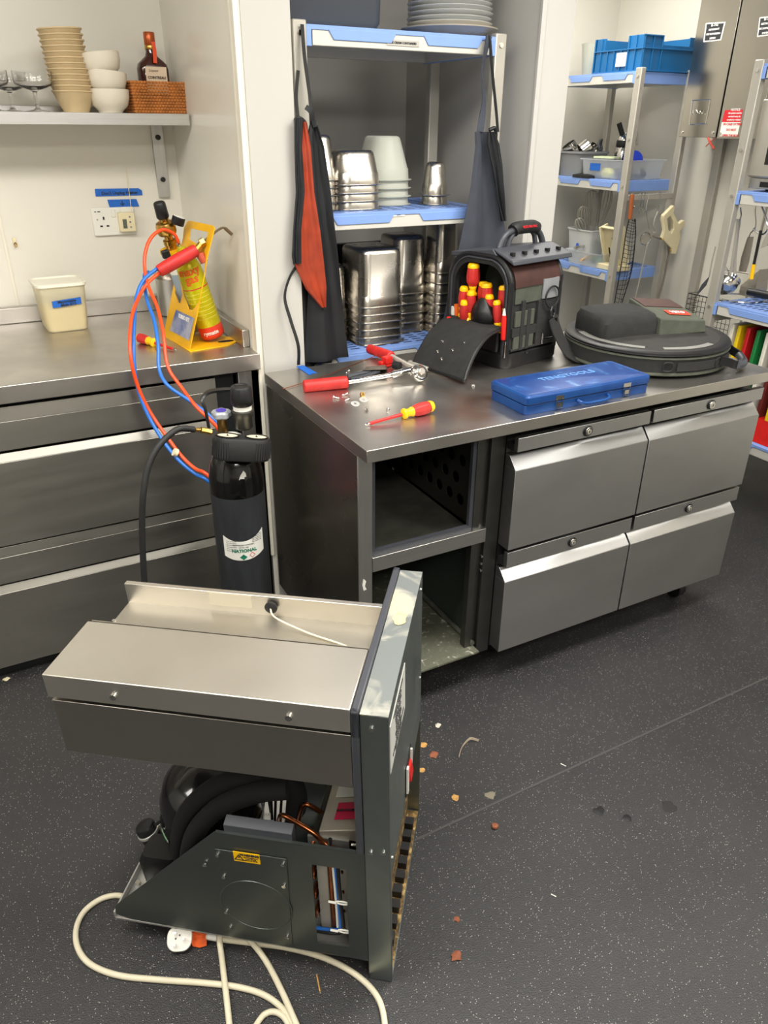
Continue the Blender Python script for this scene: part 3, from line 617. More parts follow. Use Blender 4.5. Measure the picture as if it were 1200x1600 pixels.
# regulator body and knob, valve with handwheel, guard ring, hose
kx = Yp(379, 640, NY-.01)-Vector((NX, NY, 0))
MB(T(*kx)).lathe([(.02, -.05), (.024, -.045), (.024, -.02), (.028, -.015), (.028, -.002), (.02, .002)], 10).build('regulator_body', mat('dull_regulator', (100, 98, 92), .4, .9), c)
lbn = MB(T(*kx)).lathe([(.0225, .0), (.0235, .001), (.0235, .012), (.0225, .013)], 28).build('regulator_band', PAP, c)
MB(T(*kx)).lathe([(.024, .012), (.0275, .016), (.0285, .03), (.0265, .058), (.023, .063), (.018, .063), (.016, .060)], 22).build('adjusting_knob', BLK, c, .0012)
hx = Yp(346, 650, NY+.02)-Vector((NX, NY, 0))
MB(T(hx.x, hx.y, hx.z)).lathe([(.011, -.07), (.013, -.05), (.013, -.012), (.009, 0)], 16).build('valve_body', mat('dark_brass', (120, 92, 50), .4, .9), c)
hw = MB(T(hx.x, hx.y, hx.z)); rr = []
for r, z in ((.8, -.004), (1, 0), (1, .010), (.8, .015)): rr.append([((.024+.0025*math.cos(5*2*PI*k/60))*r*math.cos(2*PI*k/60), (.024+.0025*math.cos(5*2*PI*k/60))*r*math.sin(2*PI*k/60), z) for k in range(60)])
hwo = hw.loft(rr).build('handwheel', mat('grey_knob', (150, 154, 160), .3), c)
MB(T(hx.x, hx.y, hx.z)).lathe([(.013, .0152), (.013, .0165)], 24).build('purple_disc', mat('purple_disc', (72, 54, 190), .3), hwo)
g_ = [Yp(px, py, y_)-Vector((NX, NY, 0)) for px, py, y_ in ((327, 672, NY), (321, 640, NY), (316, 625, NY+.01), (326, 613, NY+.03), (350, 609, NY+.05), (366, 609, NY+.05))]
MB().ribbon(g_, lambda t: Vector((-.3, -1, 0)), .016, .007).build('guard_handle', BLK, c, .001)
bb = [Yp(px, py, NY-.08)-Vector((NX, NY, 0)) for px, py in ((330, 675), (322, 673), (314, 672), (306, 671), (300, 671))]
bm_ = MB().tube(bb[:3], .0075, 6, smooth=False)
for k in range(4): bm_.lathe([(.0035, 0), (.0062, .002), (.0035, .006)], 12, alongz(bb[2]+(bb[4]-bb[2])*(k/4), bb[4]-bb[2]))
bm_.build('hose_barb', BRS, c)
hp = [Yp(px, py, y_)-Vector((NX, NY, 0)) for px, py, y_ in ((303, 671, 1.70), (280, 670, 1.69), (260, 684, 1.68), (242, 706, 1.67), (230, 735, 1.66), (224, 772, 1.65), (222, 812, 1.65), (223, 860, 1.65), (226, 912, 1.65), (232, 985, 1.66))]
e = hp[-1]; hp += [Vector((e.x+.03, e.y+.05, .06-.0)), Vector((e.x+.12, e.y+.15, .008)), Vector((e.x+.25, e.y+.30, .008))]
MB().tube(hp, .0075, 12).build('black_hose', BLR, c)

# ================================================================== RIGHT COUNTER
RT = .875; FY = 1.525; X0, X1 = .743, 2.213
c = thing('drawer_counter', 'stainless steel refrigerated counter with four drawers and an empty machine bay', 'counter', (1.48, 1.85, 0))
MB().box(X0, X1, 1.472, 2.181, RT-.033, RT).build('worktop', STT, c, .0015, world=True)
MB().box(X0, X0+.006, FY+.0005, 2.17, .10, RT-.0335).build('side_panel', mat('side_panel_steel', (176, 170, 158), .28, 1, var=.3, vscale=3, rvar=.08), c, .001, world=True)
MB().box(X0+.0012, .785, FY, FY+.04, .1, RT-.0335).build('corner_post', STV, c, .001, world=True)
MB().box(1.108, 1.13, FY+.004, FY+.03, .12, RT-.0335).box(1.15, 1.196, FY, FY+.03, .09, RT-.0335).box(1.13, 1.15, FY+.012, FY+.03, .12, RT-.0335).build('door_frame', mat('frame_dark_steel', (92, 92, 88), .4, .9, var=.2, vscale=9), c, .001, world=True)
MB().box(.785, 1.15, FY-.004, FY+.03, .497, .541).build('middle_bar', STX, c, .001, world=True)
MB().box(.785, 1.108, FY+.008, FY+.02, .541, .556).box(.785, .797, FY+.008, FY+.02, .556, .84).box(1.096, 1.108, FY+.008, FY+.02, .556, .84).build('gasket_frame', DKG, c, world=True)
MB().box(.75, 1.13, FY+.02, 2.16, .512, .52).build('bay_shelf', INS, c, world=True)
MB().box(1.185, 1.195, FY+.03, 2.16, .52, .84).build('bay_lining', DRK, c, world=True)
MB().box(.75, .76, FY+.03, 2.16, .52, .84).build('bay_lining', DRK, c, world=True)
# perforated inner wall on the right of the bay
hl = []
for i in range(9):
    for j in range(4):
        yy, zz = .10+i*.058+(.029 if j % 2 else 0), .06+j*.062
        hl.append([(yy+.018*math.cos(2*PI*k/14), zz+.018*math.sin(2*PI*k/14)) for k in range(14)])
MB().holed([(0, 0), (.62, 0), (.62, .31), (0, .31)], hl, .002, frame((1.135, FY+.015, .525), (0, 1, 0), (0, 0, 1))).build('perforated_panel', mat('perforated_steel', (120, 118, 112), .4, .9), c, world=True)
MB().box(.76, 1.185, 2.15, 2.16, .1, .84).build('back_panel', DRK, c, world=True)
MB().box(.79, 1.14, FY-.03, 2.1, .118, .124).build('base_plate', SCRT, c, world=True)
MB().box(1.14, 1.15, FY+.03, 2.15, .13, .495).build('inner_partition', mat('partition_dark', (104, 114, 110), .3, .8), c, world=True)
MB().tube([(1.135, FY+.0, .135), (1.135, 2.1, .135)], .008, 8, smooth=False).build('bottom_channel', INS, c, world=True)
MB().box(1.2, 2.18, FY, 2.16, .105, RT-.0335).build('carcass', mat('carcass_steel', (90, 90, 88), .35, .9), c, world=True)
for (xa, xb) in ((1.198, 1.690), (1.696, 2.186)):
    drawer_stack(c, xa, xb, 1.474, [(.822, .822, .782, .729, .478), (.467, .467, .418, .369, .114)], STX if 0 else mat('drawer_steel', (184, 184, 184), .36, 1, var=.12, vscale=3, stretch=(1, 1, 2.5), rvar=.05, aniso=.6), .05, lock=1)
for (px_, py_) in ((2.08, 1.57), (2.06, 2.08), (.86, 2.08), (1.3, 1.66), (.80, 1.6)):
    w_ = MB().cyl((px_-.016, py_, .042), (px_+.016, py_, .042), .042, n=28).build('castor', BLK, c, .004, world=True)
    f_ = MB().hexa([(px_-.024, py_-.02, .04), (px_-.019, py_-.02, .04), (px_-.019, py_+.02, .04), (px_-.024, py_+.02, .04)], [(px_-.024, py_-.035, .1), (px_-.019, py_-.035, .1), (px_-.019, py_+.035, .1), (px_-.024, py_+.035, .1)])
    f_.hexa([(px_+.019, py_-.02, .04), (px_+.024, py_-.02, .04), (px_+.024, py_+.02, .04), (px_+.019, py_+.02, .04)], [(px_+.019, py_-.035, .1), (px_+.024, py_-.035, .1), (px_+.024, py_+.035, .1), (px_+.019, py_+.035, .1)])
    f_.box(px_-.035, px_+.035, py_-.04, py_+.04, .098, .106).cyl((px_-.028, py_, .042), (px_+.028, py_, .042), .012).build('castor_fork', CHR, c, world=True)
for z in (.45, .425, .402): MB().cyl((1.142, FY-.0, z), (1.142, FY-.006, z), .004, n=10).build('screw', CHR, c, world=True)
pt = MB(); P_ = [Yp(*q_, FY-.001) for q_ in ((568, 905), (572, 908), (570, 916), (573, 921), (568, 923), (566, 914))]
pt.loft([P_, [p-Vector((0, .0006, 0)) for p in P_]]).build('paint_fleck', PAP, c, world=True)

# --- tool bag
A0 = Vector((1.432, 1.871, RT)); SD = Vector((.976, .215, 0)).normalized(); CD = Vector((-SD.y, SD.x, 0))
BG = Matrix(((SD.x, CD.x, 0, A0.x), (SD.y, CD.y, 0, A0.y), (0, 0, 1, A0.z), (0, 0, 0, 1)))  # local x: along side, y: across opening (near->far), z up; opening at x=0
c = thing('tool_bag', 'open black and grey tool bag standing on the drawer counter', 'bag', M=BG)
W_, D_, H_ = .24, .255, .34
def arch(w, h, r, z0=.04, n=10):
    P = [(0, z0)]
    P += [(r-r*math.cos(PI/2*k/n), h-r+r*math.sin(PI/2*k/n)) for k in range(n+1)]
    P += [(w-r+r*math.sin(PI/2*k/n), h-r+r*math.cos(PI/2*k/n)) for k in range(n+1)]
    P += [(w, z0)]; return P
MB().rloft([(W_/2+.01, D_/2, W_+.02, D_+.01, .03, 0), (W_/2+.01, D_/2, W_+.03, D_+.02, .035, .01), (W_/2+.01, D_/2, W_+.03, D_+.02, .035, .045), (W_/2+.01, D_/2, W_+.01, D_, .03, .052)], 6).build('rubber_base', BLK, c)
out = arch(D_, .335, .085); inn = [(y*.84+D_*.08, (z-.04)*.9+.045) for y, z in out]
sh = MB()
ro = [[Vector((x, y, z)) for y, z in out] for x in (0, .10, .2, .248)]
ri = [[Vector((x, y, z)) for y, z in inn] for x in (0, .15)]
n = len(out)
sh.loft([ri[1], ri[0], ro[0], ro[1], ro[2], ro[3]], True, True)
sh.build('bag_body', FAB, c)
MB().loft([[Vector((.149, y, z)) for y, z in inn], [Vector((.147, y, z)) for y, z in inn]]).build('inner_divider', FAG, c)
for x in (.004, .243): MB().tube([(x, y, z) for y, z in out], .0085, 8).build('zip_piping', BLK, c)
MB().tube([(-.002, y*.93+D_*.035, z*.96+.004) for y, z in out], .003, 6).build('zip_teeth', DKG, c)
# side facing the camera (y=0): grey panels, leather, webbing
ys = -.0035
MB().box(.025, .245, ys, 0, .20, .262).box(.03, .12, ys-.004, 0, .13, .178).box(.03, .125, ys-.004, 0, .06, .10).build('grey_side_panel', FAG, c, .002)
MB().sheet([[(.02+.225*j/8, ys-.001+.0852*(1-math.cos(t)), .25+.0852*math.sin(t)) for j in range(9)] for t in [k*PI/16 for k in range(8)]], .003).build('leather_shoulder', FAR, c)
MB().box(.055, .07, ys-.007, 0, .055, .21).box(.085, .1, ys-.007, 0, .055, .18).box(.02, .25, ys-.004, 0, .10, .128).box(.02, .25, ys-.004, 0, .055, .062).box(.135, .23, ys-.006, 0, .056, .2).build('webbing_strap', WEB, c, .001)
MB().sheet([[(.15+.075*j/4, ys-.004-.004*math.sin(PI*j/4), .265-.03*i*(1-.0*j)) for j in range(5)] for i in range(3)], .005).build('ring_patch', GRY, c)
MB().tube([(.187+.033*math.cos(a_), ys-.016, .208+.033*math.sin(a_)) for a_ in [2*PI*k/14 for k in range(14)]], .003, 8, close=True).build('d_ring', DRK, c)
MB().tube([(.187, ys-.02, .178), (.195, ys-.024, .16), (.187, ys-.026, .145), (.18, ys-.022, .16), (.187, ys-.02, .178)], .004, 8).box(.172, .206, ys-.030, ys-.02, .128, .142).build('snap_hook', mat('gunmetal', (60, 60, 60), .3, .9), c)
MB().ribbon([(.187, ys-.027, .145), (.20, ys-.04, .10), (.23, ys-.065, .04), (.262, ys-.09, .014), (.31, ys-.10, .008)], (1, .25, 0), .062, .004).build('shoulder_strap', WEB, c)
MB().cyl((.165, ys-.01, .03+.03), (.165, ys-.01, .095), .004).cyl((.165, ys-.01, .075), (.21, ys-.012, .075), .004).build('strap_slider', CHR, c)
MB().cyl((.09, ys-.0105, .045), (.09, ys-.013, .045), .005, n=12).build('rivet', CHR, c)
# carrying frame and handle
MB().hexa([(.0, -.008, .318), (.285, -.008, .318), (.285, .06, .345), (.0, .06, .345)], [(.0, -.004, .332), (.285, -.004, .332), (.285, .08, .358), (.0, .08, .358)]).hexa([(.0, .06, .337), (.285, .06, .337), (.285, .255, .318), (.0, .255, .318)], [(.0, .08, .358), (.285, .08, .358), (.285, .258, .332), (.0, .258, .332)]).build('carry_plate', DKG, c, .004)
for x in (.03, .085, .14, .195, .25): MB().box(x-.006, x+.006, .020, .032, .34, .3505).build('plate_slot', BLK, c)
MB().tube([(.05, .10, .352), (.07, .10, .385), (.11, .10, .40), (.20, .10, .40), (.24, .10, .385), (.262, .10, .352)], .010, 10).tube([(.09, .10, .352), (.10, .10, .38), (.12, .10, .395)], .008, 8).tube([(.225, .10, .352), (.215, .10, .38), (.20, .10, .395)], .008, 8).build('handle_frame', DKG, c)
hd = MB().tube([(.11, .10, .400), (.13, .10, .407), (.20, .10, .407), (.222, .10, .400)], .02, 12).build('handle_grip', BLR, c)
MB().text('VETO PRO PAC', .010, frame((.165, .0785, .411), (1, 0, 0), (0, .35, 1)), bold=.0002).build('lettering', INR, hd)
# front flap folded down over the counter
fl = []
for i in range(15):
    t = i/14; row = []
    for j in range(9):
        s_ = j/8; y = .015+s_*.225
        if t < .25: x = -.0-.16*t; z = .125-.02*t
        else: x = -.04-.165*(t-.25)/.75; z = .12-.112*((t-.25)/.75)**1.4
        row.append((x-.02*math.sin(PI*t), y-.04*t+.01*(.5-s_)*math.sin(PI*t), z+.008*math.sin(PI*s_)*math.sin(PI*t)+.004))
    fl.append(row)
ff = MB().sheet(fl, .010).build('front_flap', FAB, c)
edge = [fl[i][0] for i in range(15)]+[fl[14][j] for j in range(1, 9)]+[fl[i][8] for i in range(13, -1, -1)]
MB().tube(edge, .006, 8).build('flap_piping', BLK, ff)
for i, j in ((8, 2), (10, 3), (11, 5), (9, 5), (12, 4)):
    p = Vector(fl[i][j]); MB().lathe([(0, .009), (.0035, .008), (.0045, .004)], 10, T(*p) @ Matrix.Rotation(-.6, 4, 'Y')).build('press_stud', CHR, ff)
MB().box(-.004, .13, .03, .225, .045, .12).build('inner_pocket', BLK, c, .008)
zp = [(-.012, -.004, .118), (-.013, -.006, .10), (-.014, -.008, .05)]
MB().hexa([(-.018, -.014, .045), (-.010, -.006, .045), (-.009, -.008, .045), (-.017, -.016, .045)], [(-.016, -.012, .085), (-.010, -.006, .085), (-.009, -.008, .085), (-.015, -.014, .085)]).cyl((-.013, -.012, .085), (-.013, -.012, .095), .006).build('zip_pull', CHR, c)
# tools in the bag: things of their own, standing in the pockets
def bagM(x, y, z, tx, ty): return BG @ T(x, y, z) @ Matrix.Rotation(ty, 4, 'Y') @ Matrix.Rotation(tx, 4, 'X')
specs = [((.03, .165, .03, .02, -.05), .245, .019, 'largest red and yellow screwdriver standing tallest in the tool bag'),
         ((.02, .20, .03, .10, -.10), .175, .015, 'red screwdriver with yellow top beside the cutters in the tool bag'),
         ((.045, .135, .03, .0, -.02), .19, .016, 'red screwdriver with yellow cap just right of the tallest one in the tool bag'),
         ((.02, .155, .03, .03, -.10), .165, .0145, 'short red screwdriver with yellow cap in front of the tallest in the tool bag'),
         ((.04, .105, .03, -.04, -.04), .19, .0185, 'fat red screwdriver with wide yellow cap in the middle of the tool bag'),
         ((.012, .175, .02, .06, -.14), .145, .0145, 'red screwdriver with yellow cap lowest beside the black pouch in the tool bag'),
         ((.05, .035, .03, -.10, -.02), .19, .0155, 'red screwdriver with yellow cap against the right edge of the tool bag opening'),
         ((.03, .03, .015, -.12, -.08), .165, .0135, 'thin red screwdriver at far right front of the tool bag opening'),
         ((.03, .085, .03, -.02, -.05), .16, .0145, 'red screwdriver with yellow tip behind the black pouch in the tool bag')]
for (a_, L_, hr, lab_) in specs:
    hr *= 1.15; L_ += .02; a_ = (a_[0]-.012, a_[1], a_[2]+.01, a_[3], a_[4])
    screwdriver('screwdriver', lab_, bagM(*a_), L=L_, shaft=L_-.10, hr=hr, group='insulated screwdrivers in the tool bag')
t_ = thing('side_cutters', 'orange and white handled cutters at the left of the tool bag opening', 'cutters', M=bagM(.01, .215, .06, .05, -.1))
MB().tube([(0, 0, 0), (0, .004, .05), (0, .010, .11)], .009, 8).build('orange_grip', mat('orange_grip', (232, 104, 34), .5), t_)
MB().tube([(0, .012, 0), (0, .022, .05), (0, .02, .10)], .010, 8).build('white_grip', WHT, t_)
MB().tube([(0, .006, 0), (0, .0, -.03)], .008, 6).build('jaw', CHR, t_)
for k, (y_, lab_) in enumerate(((.23, 'red and yellow handled pliers lowest at the left of the tool bag'), (.205, 'red and yellow handled pliers leaning behind the flap in the tool bag'))):
    t_ = thing('pliers', lab_, 'pliers', M=bagM(-.012, y_, .05, .35+.5*k, -.3))
    MB().tube([(0, 0, 0), (0, .018, .04), (0, .016, .085)], .0075, 8).tube([(0, 0, 0), (0, -.018, .04), (0, -.016, .085)], .0075, 8).build('red_grip', RED, t_)
    MB().tube([(0, .01, .02), (0, .024, .045), (0, .022, .07)], .005, 8).build('yellow_edge', YEL, t_)
    MB().hexa([(-.005, -.009, 0), (.005, -.009, 0), (.005, .009, 0), (-.005, .009, 0)], [(-.003, -.003, -.04), (.003, -.003, -.04), (.003, .003, -.04), (-.003, .003, -.04)]).build('jaw', GRY, t_)
t_ = thing('black_pouch', 'crumpled black fabric pouch in the middle of the tool bag', 'pouch', M=bagM(.0, .105, .10, 0, 0))
rr = []
for k in range(7):
    f_ = math.sin(PI*(k+.6)/7.2); rr.append([Vector((.0+.028*f_*math.cos(a_)*(1+.15*math.sin(3*a_+k)), .048*f_*math.sin(a_)*(1+.12*math.sin(4*a_+k)), .018*k)) for a_ in [2*PI*q/20 for q in range(20)]])
MB().loft(rr).build('pouch_body', BLK, t_)
t_ = thing('test_meter', 'yellow and black tester clipped inside the tool bag', 'tester', M=bagM(.055, .062, .155, -.05, .05))
MB().loft([[Vector((-.008, y, z)) for y, z in ((-.02, .0), (.02, .0), (.026, .03), (.024, .07), (.0, .1), (-.022, .07), (-.026, .03))], [Vector((.008, y, z)) for y, z in ((-.02, .0), (.02, .0), (.026, .03), (.024, .07), (.0, .1), (-.022, .07), (-.026, .03))]]).build('tester_body', YEL, t_, .003)
MB().box(-.011, -.004, -.028, -.005, .04, .11).build('clip', BLK, t_, .002)
t_ = thing('hex_key_set', 'blue and purple hex key holder at the top right of the tool bag opening', 'hex keys', M=bagM(.08, .05, .23, 0, .1))
for k in range(5): MB().tube([(0, .018-.008*k, 0), (0, .018-.008*k, .05-.004*k), (-.02, .016-.008*k, .055-.004*k)], .0028, 6).build('hex_key', [BLP, mat('purple_key', (90, 50, 150), .4), BLP, RED, BLK][k], t_)
MB().box(-.006, .006, -.024, .026, .01, .026).build('holder', BLP, t_, .002)
t_ = thing('voltage_pen', 'slim red and white pen tester clipped on the bag front above the zip pull', 'tester', M=bagM(-.010, .003, .095, -.03, -.02))
MB().lathe([(.003, 0), (.0075, .004), (.008, .07), (.0065, .078)], 14).build('pen_body', RED, t_)
MB().lathe([(.006, .077), (.0045, .087), (.002, .098)], 12).build('pen_tip', WHT, t_)
t_ = MB(bagM(-.02, .135, .10, 0, 0)).tube([(0, .01, .04), (-.01, .005, .02), (-.012, -.012, -.005), (-.005, -.028, -.02)], .0042, 8).build('yellow_tool', YEL)
tag(t_, 'curved yellow handle sticking out in front of the black pouch', 'tool')
t_ = MB(bagM(.02, .235, .14, 0, 0)).tube([(0, 0, 0), (0, .0, .06), (0, .004, .12)], .006, 8).tube([(0, .004, .12), (0, .02, .155), (0, -.012, .16), (0, .004, .12)], .006, 8).build('carabiner_tool', BLK)
tag(t_, 'black carabiner and strap hanging at the upper left of the bag opening', 'carabiner')

# --- blue steel case
c = thing('steel_case', 'scratched blue steel tool case closed on the front of the counter', 'case', (1.232, 1.497, RT), .0)
w2, d2 = .445, .165
MB().rloft([(w2/2, d2/2, w2, d2, .012, .0), (w2/2, d2/2, w2+.001, d2+.001, .012, .026)], 4).build('case_base', BLP, c, .0012)
MB().rloft([(w2/2, d2/2, w2, d2, .012, .029), (w2/2, d2/2, w2+.006, d2+.006, .013, .029), (w2/2, d2/2, w2+.006, d2+.006, .013, .048), (w2/2, d2/2, w2-.002, d2-.002, .012, .053)], 4).build('case_lid_rim', BLP, c, .0012)
ld_ = MB().rloft([(w2/2, d2/2, w2-.022, d2-.022, .01, .0532), (w2/2, d2/2, w2-.026, d2-.026, .01, .0536)], 4).build('case_lid', CASE_TOP, c)
MB().text('TENGTOOLS', .034, frame((w2/2, d2/2+.02, .0539), (1, 0, 0), (0, 1, 0)), bold=.0004).build('embossed_lettering', mat('worn_lettering', (90, 140, 200), .4), ld_)
MB().box(.008, w2-.008, .002, d2-.002, .0262, .0288).build('case_seam', BLK, c)
for x in (.11, .355):
    MB().tube([(x-.011, -.004, .032), (x-.011, -.005, .006), (x+.011, -.005, .006), (x+.011, -.004, .032)], .0014, 6, smooth=False).box(x-.014, x+.014, -.004, .0, .030, .042).box(x-.008, x+.008, -.006, -.001, .010, .022).build('latch', CHR, c)
MB().tube([(.175, -.003, .018), (.18, -.014, .014), (.2, -.018, .010), (.26, -.018, .010), (.28, -.014, .014), (.285, -.003, .018)], .0045, 8).build('case_handle', BLP, c)

# --- round bag
RC = Vector((1.95, 1.79, RT)); c = thing('round_case', 'round black zipped hose bag lying behind the blue case', 'bag', RC)
R_ = .262
MB().lathe([(0, .002), (R_-.03, .002), (R_-.008, .008), (R_, .018), (R_, .062), (R_-.004, .07)], 64).build('lower_shell', FAB, c)
MB().lathe([(R_+.0005, .01), (R_+.003, .014), (R_+.0005, .02)], 64).build('grey_lower_piping', FAG, c)
MB().lathe([(R_, .059), (R_+.004, .0625), (R_, .067)], 64).build('grey_upper_piping', FAG, c)
MB().lathe([(R_-.002, .068), (R_+.002, .073), (R_+.001, .079), (R_-.006, .083), (R_-.02, .084)], 64).lathe([(R_+.0, .07), (R_+.0045, .0725), (R_, .075)], 64).build('zip_band', BLK, c)
MB().lathe([(R_-.02, .082), (R_-.06, .088), (.1, .094), (0, .095)], 64).build('lid_panel', mat('lid_fabric', (44, 43, 41), .75, var=.25, vscale=30, bump=.3, bscale=400), c)
# reflective curved strips on the lid
for a0, a1 in ((2.7, 3.9), (4.15, 5.0), (-.1, .7)):
    g = [[((r)*math.cos(a_), r*math.sin(a_), .0915-(r-.13)*.065) for a_ in [a0+(a1-a0)*k/16 for k in range(17)]] for r in (.205, .23)]
    MB().sheet(g, .001).build('grey_strip', mat('reflective_strip', (118, 118, 114), .4), c)
# raised pocket on the lid
PM = T(-.005, .03, .086) @ RZ(-.22)
MB(PM).rloft([(-.09, 0, .21, .205, .03, 0), (-.09, 0, .215, .20, .035, .045), (-.088, .005, .20, .18, .035, .064), (-.085, .01, .17, .14, .03, .072)], 5).build('lid_pocket', FAB, c)
fp = MB(PM).hexa([(.0, -.115, .004), (.182, -.11, .004), (.178, .09, .02), (.0, .09, .03)], [(.004, -.108, .058), (.172, -.108, .044), (.170, .09, .072), (.004, .09, .086)]).build('pocket_flap', FAG, c, .004)
MB(PM).hexa([(.012, .005, .065), (.160, .005, .050), (.160, .086, .062), (.012, .086, .076)], [(.012, .005, .0755), (.160, .005, .0635), (.160, .086, .0745), (.012, .086, .0875)]).build('leather_patch', FAR, fp)
lf = PM @ frame((.10, -.052, .0605), (1, 0, -.083), (0, 1, .141))
MB(lf).box(-.042, .042, -.018, .018, 0, .0015).build('badge_border', mat('badge_orange', (214, 84, 50), .5), fp)
MB(lf).box(-.038, .038, -.014, .014, .0015, .002).build('badge', mat('badge_red', (150, 36, 36), .5), fp)
MB(lf).text('VETO', .022, T(0, 0, .0024), bold=.0006).build('badge_lettering', INW, fp)
MB(PM).tube([(-.10, .04, .041), (-.02, .058, .044)], .003, 6, smooth=False).build('pocket_zip', GRY, c)
# webbing and handle on the front
ha = [(-PI/2-.42+.95*k/10) for k in range(11)]
MB().ribbon([((R_+.004)*math.cos(a_), (R_+.004)*math.sin(a_), .040) for a_ in ha], (0, 0, 1), .026, .003).build('front_webbing', WEB, c)
hp_ = [((R_+o_)*math.cos(a_), (R_+o_)*math.sin(a_), z) for a_, o_, z in ((-1.36, .006, .045), (-1.29, .022, .04), (-1.18, .040, .028), (-.94, .050, .020), (-.74, .040, .026), (-.64, .02, .034), (-.58, .006, .045))]
MB().ribbon(hp_, (0, 0, 1), .026, .006).build('handle_strap', BLK, c)
MB().tube(hp_[2:5], .013, 12).build('handle_grip', DKG, c)
for a_ in (-1.40, -.54, -2.1): MB(T((R_+.006)*math.cos(a_), (R_+.006)*math.sin(a_), .042) @ RZ(a_)).tube([(0, -.012, -.012), (0, .012, -.012), (0, .012, .01), (0, -.012, .01)], .0028, 6, close=True).build('buckle', DRK, c)

# --- ratchet bending tool with red grips
def on(px, py, h=.012): return Zp(px, py, RT+h)
hd_ = on(655, 583, .03)
c = thing('ratchet_bender', 'chrome ratchet tube bender with two red grips lying on the counter', 'tool', hd_)
g0_, g1_ = on(474, 604, .016), on(543, 597, .018)
MB().tube([g0_, g1_], .0185, 10, smooth=False).build('red_grip', REG, c, .004, world=True)
MB().tube([g1_, on(600, 588, .018), on(636, 580, .022)], .0075, 10).tube([on(612, 586, .02), on(650, 577, .026)], .011, 8, smooth=False).build('chrome_lever', CHR, c, .002, world=True)
q0, q1 = on(577, 545, .02), on(612, 557, .022)
MB().tube([q0, q1], .0165, 10, smooth=False).build('rear_red_grip', REG, c, .004, world=True)
MB().tube([q1, on(640, 572, .02), on(662, 580, .022)], .009, 8).tube([on(640, 566, .012), on(668, 577, .012)], .008, 6).build('rear_lever', GRP, c, .001, world=True)
hM = alongz(on(655, 586, .006), Vector((.15, -.85, .55)))
MB(T(*hd_) @ alongz((0, 0, 0), Vector((.1, -.8, .6)))).lathe([(.022, -.014), (.027, -.010), (.028, .0), (.026, .006), (.020, .009), (.019, .012)], 26).build('ratchet_head', CHR, c, .001, world=True)
MB(T(*hd_) @ alongz((0, 0, 0), Vector((.1, -.8, .6)))).lathe([(.013, .008), (.013, .015), (.011, .019)], 6).build('hex_nut', PAN, c, .001, world=True)
# red clamp beside it
k0 = on(603, 567, .014); c = thing('tube_cutter', 'small bright red tube cutter clamp between the two grips', 'tube cutter', k0)
MB(T(*k0) @ RZ(.3)).box(-.028, .020, -.010, .010, -.012, -.002).box(-.010, .020, -.012, .012, -.002, .02).box(-.028, -.018, -.01, .01, -.002, .010).build('cutter_body', RED, c, .003, world=True)
k1 = on(615, 570, .018); MB().cyl(k1, k1+Vector((.012, -.022, 0)), .0125, n=18).build('knurled_knob', DRK, c, .001, world=True)
# grey pliers
k0 = on(590, 580, .008); c = thing('locking_pliers', 'dark grip pliers with grey jaws lying behind the red grip', 'pliers', k0)
MB().tube([on(543, 588, .010), on(570, 582, .012), on(592, 578, .012)], .007, 8).tube([on(548, 593, .008), on(575, 586, .009), on(592, 580, .012)], .006, 8).build('dark_handle', DKG, c, world=True)
MB().hexa([on(566, 580, .004), on(606, 578, .004), on(604, 571, .004), on(572, 574, .004)], [on(566, 579, .02), on(604, 577, .022), on(602, 570, .022), on(572, 573, .02)]).build('jaw', mat('worn_pliers_grey', (110, 102, 92), .45, .7, var=.3, vscale=40), c, .002, world=True)
# brazing rod
o = MB().tube([on(441, 608, .003), on(500, 590, .004), on(560, 567, .012), on(592, 554, .02)], .0013, 6).build('brazing_rod', COP, loc=on(441, 608, .003))
tag(o, 'thin copper brazing rod lying across the left end of the counter', 'rod')
# blue tape scrap
P_ = [on(463, 573, .0008), on(474, 571, .0008), on(495, 583, .0008), on(489, 583.5, .0008), on(483, 586, .0008)]
tag(MB().loft([P_, [p+Vector((0, 0, .0012)) for p in P_]]).build('tape_scrap', TAP, loc=P_[0]), 'torn scrap of blue tape at the back left of the drawer counter', 'tape')
lay('screwdriver', 'red and yellow screwdriver lying at the front left of the drawer counter', Zp(676, 634, RT+.02), Zp(570, 664, RT+.005), shaft=.115, hr=.0185)
# screws and washers
s0_ = None
for i, (px, py, ang) in enumerate(((543, 581, .3), (539, 616, 0), (525, 621, 1.2), (543, 624, .1), (573, 640, .6), (607, 640, 2), (739, 604, .4), (602, 574, .8))):
    p = on(px, py, .0035); l_ = 'small silver screw '+['at the back beside the copper rod', 'just below the red grip, standing', 'lying furthest left below the red grip', 'between the red grip and the washers', 'just right of the two washers', 'lying alone between washers and screwdriver', 'lying alone beside the blue case', 'beside the small red cutter'][i]; M = T(*p) @ RZ(ang*2) @ Matrix.Rotation(1.45, 4, 'Y')
    if s0_ is None:
        s0_ = MB().lathe([(.0005, -.010), (.0022, -.007), (.0022, .005), (.005, .0055), (.0055, .007), (.003, .009)], 12).build('screw', CHR); s0_.matrix_world = M
        tag(s0_, l_, 'screw', 'loose screws on the drawer counter')
    else: o = s0_.copy(); COL.objects.link(o); o.matrix_world = M; o['label'] = l_
for (px, py, lab_) in ((555, 631, 'large silver washer lying flat in front of the other washer'), (568, 625, 'large silver washer propped behind its neighbour by the screws')):
    p = on(px, py, .003); o = MB().lathe([(.004, 0), (.0125, 0), (.0125, .0015), (.004, .0015), (.004, 0)], 24).build('washer', mat('zinc_washer', (214, 214, 210), .45, .6)); o.matrix_world = T(*p) @ Matrix.Rotation(.25, 4, 'X'); tag(o, lab_, 'washer', 'washers on the drawer counter')
